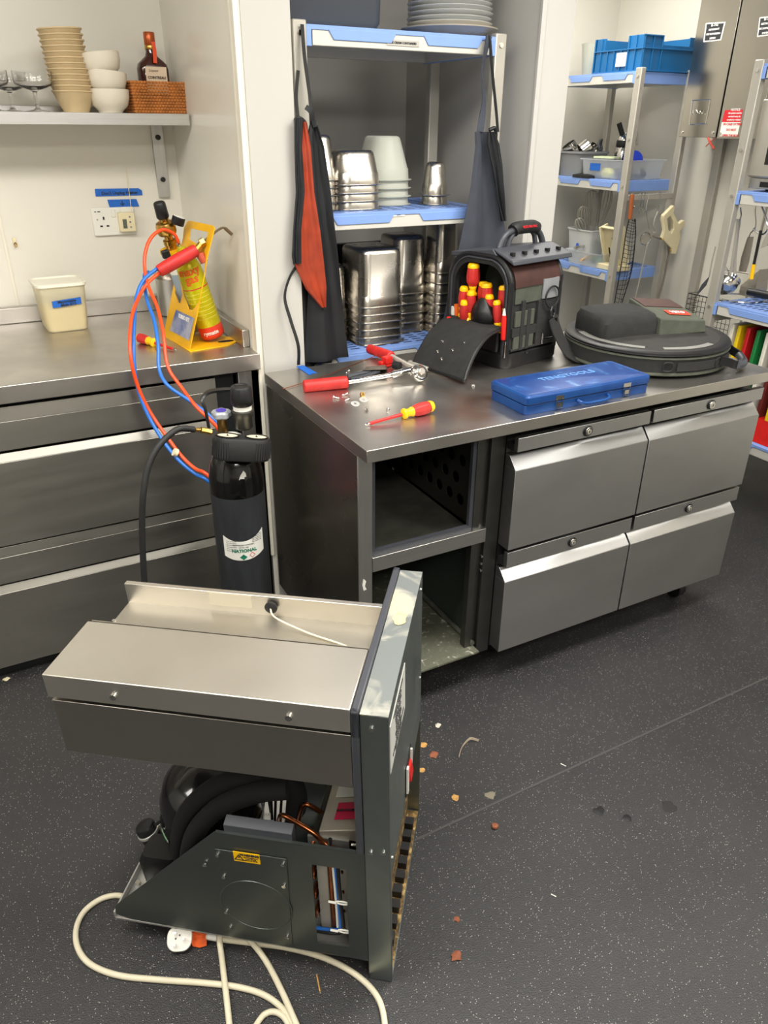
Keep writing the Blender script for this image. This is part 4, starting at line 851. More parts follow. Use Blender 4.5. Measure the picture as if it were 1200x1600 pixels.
p = on(566, 616, .004); o = MB().lathe([(.003, -.004), (.0065, -.004), (.0065, .004), (.003, .004), (.003, -.004)], 18).build('brass_ferrule', BRS); o.matrix_world = T(*p) @ Matrix.Rotation(1.2, 4, 'X'); tag(o, 'tiny brass ring fitting standing beside the washers', 'fitting')

# ================================================================== SHELVING RACKS
def rack(label, x0, x1, y0, y1, shelves, long_x, ztop, rail=None, slots=True):
    c = thing('shelving_rack', label, 'shelving', ((x0+x1)/2, (y0+y1)/2, 0), 0, 'blue and grey shelving racks')
    ps = .042; pz = .03
    for (x, y) in ((x0, y0), (x1, y0), (x0, y1), (x1, y1)):
        sx = 1 if x == x0 else -1; sy = 1 if y == y0 else -1
        if long_x: xa, xb, ya, yb = x, x+sx*ps, y, y+sy*pz
        else: xa, xb, ya, yb = x, x+sx*pz, y, y+sy*ps
        p_ = MB().box(min(xa, xb), max(xa, xb), min(ya, yb), max(ya, yb), 0, ztop).build('post', GRP, c, .004, world=True)
        b_ = MB()
        for z in [s_-.022 for s_ in shelves]+[shelves[0]-.3]:
            if long_x: b_.cyl((x+sx*.021, y-sy*.004, z), (x+sx*.021, y+sy*.001, z), .007, n=12)
            else: b_.cyl((x-sx*.004, y+sy*.021, z), (x+sx*.001, y+sy*.021, z), .007, n=12)
        o = b_.build('bolt', CHR, p_); o.data.transform(Matrix.Translation(-Vector(MW[c.name].translation)))
    for z in shelves:
        if long_x: a0, a1, b0, b1 = x0+.043, x1-.043, y0+.006, y1-.006
        else: a0, a1, b0, b1 = x0+.006, x1-.006, y0+.043, y1-.043
        f = MB()
        if long_x: f.box(a0, a1, b0, b0+.02, z-.05, z-.008).box(a0, a1, b1-.02, b1, z-.05, z-.008).box(a0, a0+.02, b0, b1, z-.05, z-.008).box(a1-.02, a1, b0, b1, z-.05, z-.008)
        else: f.box(a0, a0+.02, b0, b1, z-.05, z-.008).box(a1-.02, a1, b0, b1, z-.05, z-.008).box(a0, a1, b0, b0+.02, z-.05, z-.008).box(a0, a1, b1-.02, b1, z-.05, z-.008)
        fo = f.build('shelf', RKW, c, .002, world=True)
        g = MB(Matrix.Translation(-Vector(MW[c.name].translation)))
        g.box(a0-.002, a1+.002, b0-.003, b1+.003, z-.012, z)
        L_ = (a1-a0) if long_x else (b1-b0)
        for t0, t1 in ((.13, .42), (.62, .90)):
            for s_ in (0, 1):
                def pt(t, zz, off):
                    if long_x: return (a0+L_*t, (b0-.004-off if s_ == 0 else b1+.004+off), zz)
                    return ((a0-.004-off if s_ == 0 else a1+.004+off), b0+L_*t, zz)
                e = .02/L_*.9
                g.loft([[pt(t0-e, z-.008, -.006), pt(t1+e, z-.008, -.006), pt(t1, z-.034, -.006), pt(t0, z-.034, -.006)], [pt(t0-e, z-.008, 0), pt(t1+e, z-.008, 0), pt(t1, z-.034, 0), pt(t0, z-.034, 0)]])
        if long_x: g.box(a0-.004, a0+.014, b0-.004, b1+.004, z-.052, z-.01).box(a1-.014, a1+.004, b0-.004, b1+.004, z-.052, z-.01)
        else: g.box(a0-.004, a1+.004, b0-.004, b0+.014, z-.052, z-.01).box(a0-.004, a1+.004, b1-.014, b1+.004, z-.052, z-.01)
        pl = g.build('shelf_plate', RKB, fo, .001)
        if slots:
            m_ = MB(Matrix.Translation(-Vector(MW[c.name].translation))); nx = int((a1-a0)/.055); ny = int((b1-b0)/.03)
            for i in range(nx):
                for j in range(ny):
                    cx_ = a0+.03+(a1-a0-.06)*(i+.5)/nx; cy_ = b0+.03+(b1-b0-.06)*(j+.5)/ny
                    m_.box(cx_-.017, cx_+.017, cy_-.005, cy_+.005, z-.0005, z+.0004)
            m_.build('vent_slots', RKD, fo, smooth=False)
    if rail:
        for z in rail: MB().box(x0+.03, x1-.03, y0-.006, y0+.006, z-.014, z+.014).build('hanging_rail', GRP, c, .002, world=True)
    return c
S1 = 1.812
r1 = rack('blue and grey shelving rack in the alcove behind the drawer counter', .922, 1.645, 2.27, 2.69, [S1, 1.318, .872], True, S1+.01)
r2 = rack('blue and grey shelving rack in the far corner with the blue crate on top', 3.1, 3.485, 3.15, 3.76, [1.81, 1.312, .855, .35], False, 1.825, rail=[1.235, .62])
r3 = rack('blue and grey shelving rack at the right edge holding the oven', 2.85, 3.28, 1.35, 2.305, [1.785, 1.335, .885, .34], False, 1.80)
MB().box(2.88, 3.25, 2.265, 2.275, .80, .83).build('cross_rail', GRP, r3, world=True)
lb = MB(Matrix.Translation(-Vector(MW[r1.name].translation)))
for px, py, w_, s_, hh in ((630, 67.5, .11, 'ICE CREAM CONTAINERS', .015), (623, 335, .045, 'LIDS', .012)):
    p = Yp(px, py, 2.2745); o = MB().box(p.x-w_/2, p.x+w_/2, p.y-.0006, p.y+.0006, p.z-hh/2, p.z+hh/2).build('shelf_label', mat('label_grey', (176, 172, 164), .6) if w_ > .1 else PAP, r1, world=True)
    o2 = MB(Matrix.Translation(-Vector(MW[r1.name].translation))).text(s_, .0078, face_y(p.x, p.y-.001, p.z), bold=.0003).build('lettering', INK, o)

# --- plates on top of rack 1
pp = [(0, .004), (.07, .004), (.075, .0), (.08, 0), (.085, .005), (.118, .013), (.12, .0155), (.118, .0165), (.084, .009), (0, .008)]
big = [(0, .004), (.085, .004), (.09, 0), (.095, 0), (.10, .006), (.155, .024), (.157, .027), (.154, .028), (.10, .011), (0, .008)]
PC = (1.53, 2.43)
o = lathe_thing('serving_plate', big, mat('plate_grey_tan', (196, 186, 168), .3, coat=.2), 'widest plate with tan rim, lowest of the stack on top of the rack', 'plate', T(PC[0], PC[1], S1+.001), None, 48)
p0_ = None
for i in range(13):
    M = T(PC[0]+.0, PC[1]+.004*math.sin(i*2.1), S1+.026+.0135*i) @ Matrix.Diagonal((1.15-.004*i, 1.15-.004*i, 1, 1))
    l_ = 'grey white dinner plate, '+['lowest', 'second from bottom', 'third from bottom', 'fourth from bottom', 'fifth from bottom', 'sixth from bottom', 'seventh from bottom', 'eighth from bottom', 'ninth from bottom', 'tenth from bottom', 'eleventh from bottom', 'twelfth from bottom', 'topmost'][i]+' of the stack above the wide tan plate'
    if p0_ is None: p0_ = lathe_thing('dinner_plate', pp, PLA, l_, 'plate', M, 'dinner plates stacked on the rack', 48)
    else: o = p0_.copy(); COL.objects.link(o); o.matrix_world = M; o['label'] = l_
o = MB().rloft([(0, 0, .30, .28, .03, 0), (0, 0, .32, .30, .03, .02), (0, 0, .34, .32, .03, .38)], 6).build('storage_box', mat('slate_plastic', (66, 70, 76), .45)); o.matrix_world = T(1.075, 2.48, S1+.001); tag(o, 'dark grey storage box on the left of the alcove rack top', 'box')

# --- nested pans, inverted
def pan_mesh(w_, d_, h_, r, taper=.02):
    mb = MB(); mb.rloft([(0, 0, w_+.018, d_+.018, r+.006, 0), (0, 0, w_+.02, d_+.02, r+.006, .002), (0, 0, w_+.001, d_+.001, r, .003), (0, 0, w_-.002, d_-.002, r, .035), (0, 0, w_-.006, d_-.006, r, .038), (0, 0, w_-taper, d_-taper, r, h_-.016), (0, 0, w_-taper-.008, d_-taper-.008, r-.004, h_-.005), (0, 0, w_-taper-.024, d_-taper-.024, r-.012 if r > .02 else r*.6, h_)], 6, cap0=False)
    return mb
def pan_stack(name, label, cat, group, x, y, z, n, w_, d_, h_, r, step, m=PAN, rz=0, taper=.02):
    o0 = None; names = {2: ['lower', 'upper'], 3: ['bottom', 'middle', 'top'], 4: ['bottom', 'second', 'third', 'top'], 5: ['bottom', 'second', 'middle', 'fourth', 'top'], 6: ['bottom', 'second', 'third', 'fourth', 'fifth', 'top'], 7: ['bottom', 'second', 'third', 'fourth', 'fifth', 'sixth', 'top']}[n]
    for i in range(n):
        M = T(x, y, z+.001+step*i) @ RZ(rz+.01*math.sin(i*5)); l_ = names[i]+' '+label
        if o0 is None: o0 = pan_mesh(w_, d_, h_, r, taper).build(name, m); tag(o0, l_, cat, group); o0.matrix_world = M
        else: o = o0.copy(); COL.objects.link(o); o.matrix_world = M; o['label'] = l_
Z2 = 1.318; Z3 = .872
pan_stack('steel_pan', 'upturned steel pan of the wide stack on the middle alcove shelf', 'pan', 'wide pans on the middle shelf', 1.165, 2.45, Z2, 4, .16, .22, .10, .045, .0245)
pan_stack('steel_pot', 'tall narrow upturned steel pot behind the aprons on the middle shelf', 'pot', 'narrow pots behind the aprons', 1.045, 2.42, Z2, 5, .10, .12, .13, .03, .022)
pan_stack('plastic_tub', 'upturned milky plastic tub in the centre of the middle alcove shelf', 'tub', 'milky tubs on the middle shelf', 1.335, 2.52, Z2, 4, .155, .20, .135, .07, .026, MLK, taper=.05)
pan_stack('steel_cup', 'upturned steel cup of the pair at the right of the middle alcove shelf', 'cup', 'steel cups on the middle shelf', 1.49, 2.42, Z2, 2, .088, .088, .105, .043, .03)
pan_stack('deep_steel_pan', 'upturned deep steel pan of the nearest stack on the lower alcove shelf', 'pan', 'deep pans, nearest stack', 1.245, 2.43, Z3, 6, .17, .20, .19, .035, .026, taper=.012)
pan_stack('tall_steel_pan', 'upturned tall steel pan of the stack behind the nearest one on the lower shelf', 'pan', 'tall pans, rear stack', 1.42, 2.52, Z3, 5, .14, .16, .20, .035, .035, taper=.012)
pan_stack('slim_steel_pan', 'upturned slim steel pan of the tallest stack beside the grey apron', 'pan', 'slim pans beside the grey apron', 1.535, 2.43, Z3, 7, .10, .12, .19, .025, .036, taper=.012)
pan_stack('small_steel_pan', 'small upturned steel pan behind the black apron on the lower shelf', 'pan', 'small pans behind the black apron', 1.10, 2.5, Z3, 4, .12, .14, .19, .03, .024, taper=.012)
o = MB().rloft([(0, 0, .56, .03, .01, 0), (0, 0, .56, .03, .01, .30)]).build('black_tray', BLK); o.matrix_world = T(1.30, 2.655, Z3+.001); tag(o, 'black tray standing upright behind the steel pans on the lower shelf', 'tray')

# --- aprons
def cloth(cols, y0, amp, ph, t=.004, my=1):  # cols: list of (z, xl, xr)
    P = []
    for (z, xl, xr) in cols:
        P.append([(xl+(xr-xl)*j/14, y0+amp*math.sin(j*.52+ph+z*2)*(.4+.6*min(1, abs(cols[0][0]-z)*3))*my+.0012*math.sin(j*1.9+z*14), z) for j in range(15)])
    return P
def zx(seq, y): # (py, pxl, pxr) -> z, xl, xr on the plane y
    out = []
    for py, a_, b_ in seq:
        p = Yp(a_, py, y); q = Yp(b_, py, y); out.append(((p.z+q.z)/2, p.x, q.x))
    return out
def interp(cols, k=5):
    o_ = []
    for i in range(len(cols)-1):
        for j in range(k): t = j/k; o_.append(tuple(cols[i][q]*(1-t)+cols[i+1][q]*t for q in range(3)))
    o_.append(cols[-1]); return o_
YA = 2.225
kn = Yp(488, 195, YA)
c = thing('black_apron', 'black wax apron hanging from the left post of the alcove rack', 'apron', (kn.x, YA, kn.z))
MB().sheet(cloth(interp(zx([(196, 484, 495), (230, 477, 505), (300, 476, 516), (380, 482, 525), (450, 484, 532), (520, 480, 540), (563, 476, 546)], YA)), YA, .012, 0), .004).build('apron_cloth', APB, c, world=True)
MB().sheet(cloth(interp(zx([(330, 468, 490), (420, 466, 500), (500, 470, 510), (568, 474, 516)], YA+.03)), YA+.025, .008, 2), .004).build('apron_back_layer', APB, c, world=True)
MB().ribbon([Yp(472, 38, 2.262), Yp(476, 90, 2.25), Yp(484, 150, 2.24), kn], (1, 0, 0), .010, .002).build('neck_strap', WEB, c, world=True)
MB().ribbon([kn+Vector((-.02, -.004, .045)), kn+Vector((-.004, -.006, .03)), kn], (1, 0, .6), .014, .002).tube([kn+Vector((0, -.004, .012)), kn+Vector((.004, -.004, -.006))], .009, 8, smooth=False).build('strap_knot', APB, c, world=True)
# orange lined apron
k2 = Yp(462, 190, YA)
c = thing('orange_lined_apron', 'black apron folded to show its orange lining, hanging beside the alcove wall edge', 'apron', (k2.x, YA, k2.z))
MB().sheet(cloth(interp(zx([(190, 463, 478), (230, 464, 485), (300, 468, 490), (360, 463, 499), (412, 460, 505), (450, 478, 509), (480, 503, 508)], YA-.026)), YA-.026, .005, 1), .003).build('orange_lining', APO, c, world=True)
MB().sheet(cloth(interp(zx([(184, 460, 474), (230, 460, 472), (300, 463, 476), (360, 458, 470), (400, 456, 470), (412, 458, 470)], YA-.036)), YA-.036, .005, 3), .004).build('apron_cloth', APB, c, world=True)
MB().tube([Yp(461, 188, YA-.02), Yp(467, 184, YA-.02), Yp(477, 192, YA-.02), Yp(479, 210, YA-.02)], .005, 8).tube([Yp(461, 412, YA-.02), Yp(480, 447, YA-.02), Yp(507, 483, YA-.02)], .0045, 8).build('hem', APB, c, world=True)
e0 = Zp(467, 572, RT+.003)
MB().ribbon([Yp(464, 415, YA-.02), Yp(452, 435, 2.2), Yp(445, 465, 2.19), Yp(454, 500, 2.18), Yp(466, 540, 2.165), Vector((e0.x+.003, e0.y+.01, RT+.004))], lambda t: Vector((1, .6*math.sin(6*t), 0)), .010, .0016).build('apron_tie', WEB, c, world=True)
MB().ribbon([Yp(466, 110, 2.262), Yp(463, 150, 2.25), Yp(466, 186, YA-.01)], (1, 0, 0), .009, .002).build('neck_strap', WEB, c, world=True)
# slate apron on the right post
k3 = Yp(752, 200, YA)
c = thing('grey_apron', 'slate grey apron hanging from the right post of the alcove rack', 'apron', (k3.x, YA, k3.z))
MB().sheet(cloth(interp(zx([(206, 741, 764), (230, 742, 768), (300, 734, 776), (360, 722, 786), (430, 708, 789), (500, 694, 789), (556, 690, 789)], YA)), YA, .014, .6), .004).build('apron_cloth', APS, c, world=True)
MB().ribbon([Yp(764, 56, 2.258), Yp(754, 110, 2.24), Yp(756, 160, 2.235), Yp(750, 206, YA)], lambda t: Vector((1, .9*math.sin(4*t), 0)), .022, .003).build('neck_strap', APS, c, world=True)
MB().ribbon([Yp(765, 56, 2.258), Yp(770, 120, 2.24), Yp(775, 170, 2.235), Yp(778, 206, YA)], lambda t: Vector((1, .5, 0)), .014, .003).build('rear_strap', APB, c, world=True)
k4 = Yp(768, 210, YA-.02)
c = thing('dark_apron', 'black apron crumpled over the grey one on the right post', 'apron', tuple(k4))
MB().sheet(cloth(interp(zx([(206, 762, 772), (225, 761, 779), (260, 768, 784), (310, 776, 787), (345, 784, 788)], YA-.02)), YA-.02, .010, 2), .004).build('apron_cloth', APB, c, world=True)
MB().tube([k4+Vector((-.01, 0, .012)), k4+Vector((.008, -.004, .018)), k4+Vector((.016, 0, .004)), k4+Vector((.02, .004, -.02))], .006, 8).build('strap_knot', APB, c, world=True)

# ================================================================== FAR RACK CONTENTS
c = thing('blue_crate', 'blue ribbed plastic crate of small pans on top of the far rack', 'crate', (3.31, 3.36, 1.811))
w_, d_, h_ = .36, .34, .155
y0_, y1_ = -d_/2, d_/2; x0_, x1_ = -w_/2, w_/2
cr = MB()
cr.box(x0_, x1_, y0_, y1_, 0, .012)
cr.box(x0_, x1_, y0_, y0_+.008, .01, .115).box(x0_, x0_+.12, y0_, y0_+.008, .115, h_).box(x1_-.05, x1_, y0_, y0_+.008, .115, h_)
cr.box(x0_, x1_, y1_-.008, y1_, .01, h_)
cr.box(x0_, x0_+.008, y0_, y1_, .01, .1).box(x0_, x0_+.008, y0_, y0_+.11, .1, h_).box(x0_, x0_+.008, y1_-.07, y1_, .1, h_).box(x1_-.008, x1_, y0_, y1_, .01, h_)
for y in [y0_+d_*k/7 for k in range(8)]: cr.box(x0_-.007, x0_, y-.003, y+.003, 0, .1 if y0_+.11 < y < y1_-.07 else h_)
for x in [x0_+w_*k/6 for k in range(3)]: cr.box(x-.003, x+.003, y0_-.007, y0_, 0, h_)
cr.box(x0_-.008, x1_, y0_-.008, y0_, .095, .101).box(x0_-.008, x0_, y0_, y1_, .095, .101).box(x0_-.008, x1_, y0_-.008, y0_, 0, .006).box(x0_-.008, x0_, y0_, y1_, 0, .006).box(x0_-.008, x0_+.12, y0_-.008, y0_, h_-.006, h_)
cr.build('crate_shell', CRT, c, .001)
p = MB().box(x0_-.0095, x0_-.007, -.07, .0, .025, .085).build('paper_label', PAP, c)
for k, (x, y, z, lab_) in enumerate(((-.10, .04, .085, 'grey tray sticking out of the blue crate at its left'), (.05, -.08, .11, 'grey tin standing in the blue crate at its right'), (.12, -.09, .10, 'second tin in the blue crate next to the extinguisher panel'))):
    o = MB().rloft([(0, 0, .11, .2 if k == 0 else .1, .03, 0), (0, 0, .12, .21 if k == 0 else .11, .03, .05), (0, 0, .13, .22 if k == 0 else .12, .03, .052), (0, 0, .13, .22 if k == 0 else .12, .03, .058)], 6).build('tin', [GRY, PAN, PAN][k]); o.matrix_world = T(3.31+x, 3.36+y, 1.811+z-.07); tag(o, lab_, 'tin')
# frosted jug left on top of the far rack
o = MB().lathe([(.05, 0), (.055, .004), (.07, .14), (.073, .15), (.07, .15), (.052, .008)], 28).build('frosted_jug', MLK); o.matrix_world = T(3.24, 3.66, 1.812); tag(o, 'milky white jug at the left end of the far rack top', 'jug')
# shelf two of the far rack
c = thing('grey_tub', 'grey square tub full of steel sieves and cutters on the far rack', 'tub', (3.24, 3.66, 1.313))
MB().rloft([(0, 0, .20, .19, .03, 0), (0, 0, .215, .2, .03, .115), (0, 0, .23, .215, .03, .117), (0, 0, .23, .215, .03, .128), (0, 0, .2, .185, .03, .127), (0, 0, .19, .175, .03, .1)], 6).build('tub_body', GRY, c)
for k, (x, y, z, r, h, tx, ty, lab_) in enumerate(((-.03, -.02, .125, .045, .05, .5, .8, 'shiny steel ring cutter leaning in the grey tub'), (-.05, .04, .13, .04, .04, -.3, -.6, 'steel ring mould at the left of the grey tub'), (.01, -.04, .12, .035, .045, .9, .2, 'steel ring mould at the front of the grey tub'))):
    o = MB().lathe([(r, 0), (r, h), (r-.002, h), (r-.002, 0), (r, 0)], 26).build('ring_mould', CHR); o.matrix_world = T(3.24+x, 3.66+y, 1.313+z) @ Matrix.Rotation(tx, 4, 'X') @ Matrix.Rotation(ty, 4, 'Y'); tag(o, lab_, 'ring mould')
o = MB().tube([(.03*math.cos(a_), .004*math.sin(3*a_), .034*math.sin(a_)) for a_ in [2*PI*k/16 for k in range(16)]], .007, 8, close=True).build('measuring_cup', DKG); o.matrix_world = T(3.29, 3.58, 1.465) @ RZ(.6); tag(o, 'dark handled ring strainer at the right of the grey tub', 'strainer')
c = thing('cream_whipper', 'steel cream whipper with black grip and lever on the far rack', 'cream whipper', (3.40, 3.52, 1.313))
MB().lathe([(.038, 0), (.04, .005), (.04, .12), (.03, .15), (.028, .155)], 24).build('bottle_body', CHR, c)
MB().lathe([(.034, .15), (.036, .155), (.036, .18), (.034, .185)], 24).build('black_collar', BLK, c)
MB().lathe([(.03, .185), (.028, .20), (.014, .215)], 20).tube([(0, 0, .21), (.02, -.02, .235), (.05, -.04, .23), (.06, -.05, .16)], .006, 8).build('lever', CHR, c)
MB().tube([(-.005, .0, .20), (-.035, .015, .27)], .014, 12, smooth=False).build('black_grip', BLK, c)
MB().tube([(.01, 0, .20), (.06, -.02, .29)], .007, 8, smooth=False).build('nozzle', CHR, c)
c = thing('clear_tub', 'long clear plastic tub with blue tape on the far rack middle shelf', 'tub', (3.285, 3.38, 1.313), .12)
MB().rloft([(0, 0, .29, .30, .03, .001), (0, 0, .30, .31, .03, .01), (0, 0, .32, .33, .035, .09), (0, 0, .345, .355, .04, .092), (0, 0, .345, .355, .04, .097)], 6, cap1=False).build('tub_body', mat('cloudy_plastic', (214, 218, 222), .3, trans=.6, ior=1.1), c)
MB().box(-.161, -.158, .02, .09, .04, .075).build('tape_label', TAP, c)
for k, (x, y, s_, m_, lab_) in enumerate(((-.06, .03, .05, YEL, 'yellow piping bag lump inside the clear tub'), (.04, -.06, .06, DKG, 'dark nozzle set inside the clear tub'), (.09, .05, .05, DKG, 'dark lid inside the rear of the clear tub'))):
    o = MB().rloft([(0, 0, s_, s_*1.6, .02, 0), (0, 0, s_*1.2, s_*1.8, .03, .02), (0, 0, s_*.8, s_, .02, .045)], 5).build('tub_contents', mat('pale_lime', (214, 212, 130), .6) if k == 0 else m_); o.matrix_world = T(3.285+x, 3.38+y, 1.322) @ RZ(.4*k); tag(o, lab_, 'kitchen tool')
o = MB().rloft([(0, 0, .09, .13, .02, 0), (0, 0, .09, .13, .02, .008)], 5).build('green_cloth', mat('pale_green_cloth', (206, 218, 176), .8)); o.matrix_world = T(3.22, 3.44, 1.412) @ RZ(.3); tag(o, 'pale green cloth folded on the rim of the clear tub', 'cloth')
o = MB().loft([[Vector((-.004, .05*math.cos(a_), .05*math.sin(a_))) for a_ in [PI*k/14 for k in range(15)]], [Vector((.004, .05*math.cos(a_), .05*math.sin(a_))) for a_ in [PI*k/14 for k in range(15)]]]).build('blue_scraper', mat('royal_blue', (20, 60, 200), .4)); o.matrix_world = T(3.38, 3.40, 1.40) @ RZ(1.0); tag(o, 'round royal blue plastic scraper standing behind the clear tub', 'scraper')
o = MB().rloft([(0, 0, .1, .16, .02, 0), (0, 0, .1, .16, .02, .012), (0, 0, .05, .08, .02, .02)], 5).build('black_lid', BLK); o.matrix_world = T(3.15, 3.50, 1.3135); tag(o, 'black lid on the shelf in front of the grey tub', 'dish')  # loose black container lid lying flat, with a raised middle
# third shelf of the far rack
c = thing('whisk_tub', 'white square tub holding the wire whisks on the far rack', 'tub', (3.27, 3.55, .856))
MB().rloft([(0, 0, .15, .17, .02, 0), (0, 0, .18, .20, .02, .17), (0, 0, .19, .21, .02, .172), (0, 0, .19, .21, .02, .18), (0, 0, .17, .19, .02, .178), (0, 0, .16, .18, .02, .12)], 5).build('tub_body', mat('cloudy_tub', (196, 198, 196), .4), c)
p = MB().lathe([(.012, 0), (.012, .001)], 20, frame((-.088, .0, .09), (0, -1, 0), (0, 0, 1))).build('blue_dot', mat('blue_dot', (40, 90, 200), .5), c)
def whisk(x, y, z, tx, ty, L_, R_, n, lab_):
    o = MB()
    for k in range(n):
        a_ = PI*k/n
        o.tube([(R_*.25*math.cos(a_)*s_, R_*.25*math.sin(a_)*s_, 0) if False else Vector((math.cos(a_)*xx, math.sin(a_)*xx, zz)) for xx, zz in ((.006, 0), (R_*.6, L_*.35), (R_, L_*.7), (R_*.7, L_*.94), (0, L_), (-R_*.7, L_*.94), (-R_, L_*.7), (-R_*.6, L_*.35), (-.006, 0))], .0016, 5)
    o.tube([(0, 0, -.11), (0, 0, .01)], .008, 8, smooth=False)
    o = o.build('wire_whisk', GRP); o.matrix_world = T(x, y, z) @ Matrix.Rotation(tx, 4, 'X') @ Matrix.Rotation(ty, 4, 'Y'); tag(o, lab_, 'whisk', 'wire whisks in the white tub')
whisk(3.25, 3.58, 1.0, .2, -.35, .17, .035, 6, 'small wire whisk leaning left in the white tub')
whisk(3.26, 3.54, 1.0, -.1, -.02, .24, .04, 6, 'tall upright wire whisk in the middle of the white tub')
whisk(3.29, 3.52, .99, -.3, .38, .30, .045, 7, 'largest wire whisk leaning right in the white tub')
whisk(3.23, 3.53, .98, -.25, -.5, .13, .03, 5, 'smallest wire whisk at the front of the white tub')
c = thing('spatula_tub', 'clear shallow tub with wooden spoons and a green handle on the far rack', 'tub', (3.21, 3.60, .856), 0)
c.matrix_world = T(3.20, 3.42, .856); MW[c.name] = T(3.20, 3.42, .856)
MB().rloft([(0, 0, .17, .26, .03, .001), (0, 0, .19, .28, .03, .07), (0, 0, .21, .30, .03, .072), (0, 0, .21, .30, .03, .078)], 6, cap1=False).build('tub_body', MATS['cloudy_plastic'], c)
for k, (x, y, z, an, m_, nm, lab_) in enumerate(((-.03, .02, .03, .5, mat('pale_wood', (206, 172, 130), .6), 'wooden_spoon', 'pale wooden spoon lying in the clear shallow tub'), (.03, -.02, .02, 1.2, mat('green_handle', (30, 140, 92), .5), 'green_spatula', 'green handled spatula lying in the clear shallow tub'), (.0, .08, .085, .2, CHR, 'steel_tongs', 'steel tongs lying across the rim of the clear shallow tub'))):
    o = MB().tube([(-.10, 0, 0), (.06, 0, .004)], .008, 8, smooth=False).rloft([(.085, 0, .06, .045, .02, -.006), (.085, 0, .06, .045, .02, .008)], 5).build(nm, m_); o.matrix_world = T(3.20+x, 3.42+y, .86+z) @ RZ(an); tag(o, lab_, 'utensil')
c = thing('mandoline', 'cream plastic mandoline slicer leaning on the far rack shelf', 'mandoline', (3.20, 3.235, .8565), 0)
sl = Matrix.Translation((0, 0, .03)) @ Matrix.Rotation(-.35, 4, 'Y')
MB(sl).box(-.006, .0, -.07, .07, 0, .21).box(.0, .03, -.07, -.06, 0, .21).box(.0, .03, .06, .07, 0, .21).box(-.03, .0, -.07, -.064, 0, .21).box(-.03, 0, .064, .07, 0, .21).box(-.02, 0, -.07, .07, .2, .21).build('slicer_body', IVO, c, .003)
MB().box(-.08, .03, -.08, .08, 0, .03).build('foot', IVO, c, .004)
MB(sl).box(-.0075, -.006, -.035, -.027, .05, .17).box(-.0075, -.006, -.005, .003, .04, .15).box(-.0075, -.006, .03, .04, .02, .09).build('blade_slot', DRK, c)
# hooks and utensils on the rail of the far rack
def hook(x, y, z, h, lab_, m_=CHR, r=.012):
    o = MB().tube([(0, .012, -.012), (0, .010, .004), (0, 0, .012), (0, -.010, .002), (0, -.008, -h*.5), (0, -.004, -h), (0, -.014, -h-.012), (0, -.024, -h)], .0024, 7).build('s_hook', m_); o.matrix_world = T(x, y, z); tag(o, lab_, 'hook', 'S hooks on the racks'); return o
RY = 3.14
for px, h, lab_ in ((985+5, .05, 'S hook carrying the wire spider on the far rack rail'), (1003, .07, 'empty double S hook in the middle of the far rack rail'), (1008, .07, 'second empty S hook in the middle of the far rack rail'), (1032, .09, 'long S hook carrying the cream handled saw')):
    p = Yp(px, 296, RY); hook(p.x, RY-.0, 1.245, h, lab_)
def tr(pts, y): return [Yp(a_, b_, y) for a_, b_ in pts]
p = Yp(987, 305, RY-.02)
c = thing('wire_basket_strainer', 'long wire frying basket with orange handle hanging on the far rack', 'strainer', tuple(p))
MB().tube(tr([(988, 304), (984, 342)], RY-.02), .011, 10, smooth=False).build('orange_handle', TER, c, world=True)
wb = MB(); L0 = tr([(983, 342), (978, 365), (973, 400), (966, 440), (960, 474)], RY-.02); L1 = tr([(992, 342), (993, 365), (990, 400), (985, 430), (970, 478)], RY-.02)
wb.tube(L0, .003, 6).tube(L1, .003, 6)
for i in range(22):
    t = i/21*3.9; k = int(t); f_ = t-k; a_ = L0[k].lerp(L0[k+1], f_); b_ = L1[k].lerp(L1[k+1], f_)
    wb.tube([a_, (a_+b_)/2+Vector((0, -.02, -.008)), b_], .0013, 5)
for s_ in (.25, .5, .75): wb.tube([L0[k].lerp(L1[k], s_)+Vector((0, -.016, 0)) for k in range(5)], .0013, 5)
wb.build('wire_mesh', DRK, c, world=True)
p = Yp(1009, 373, RY-.02); c = thing('small_sieve', 'small round steel sieve hanging on the far rack', 'sieve', tuple(p))
SM = frame(tuple(p), (1, -.2, 0), (0, 0, 1)); rr_ = .031
MB(SM).tube([(rr_*math.cos(2*PI*k/24), rr_*math.sin(2*PI*k/24), 0) for k in range(24)], .0045, 8, smooth=False, close=True).build('sieve_rim', CHR, c, world=True)
MB(SM).lathe([(rr_, 0), (rr_*.8, -.01), (rr_*.4, -.018), (0, -.02)], 24).build('sieve_mesh', mat('fine_mesh', (170, 166, 156), .5, .5), c, world=True)
MB().tube(tr([(1014, 358), (1010, 330), (1013, 305)], RY-.02), .002, 6).build('wire_handle', CHR, c, world=True)
p = Yp(1003, 400, RY-.03); o = MB().tube(tr([(1011, 382), (1003, 420), (995, 455), (990, 476)], RY-.03), .004, 8).build('steel_rod', GRP, loc=tuple(p)); tag(o, 'long thin steel skewer hanging below the small sieve', 'skewer')
p = Yp(1024, 350, RY-.03); o = MB().tube(tr([(1028, 330), (1022, 345), (1021, 355), (1024, 362), (1019, 364)], RY-.03), .004, 8).build('meat_hook', GRP, loc=tuple(p)); tag(o, 'curved steel meat hook hanging left of the saw', 'hook')
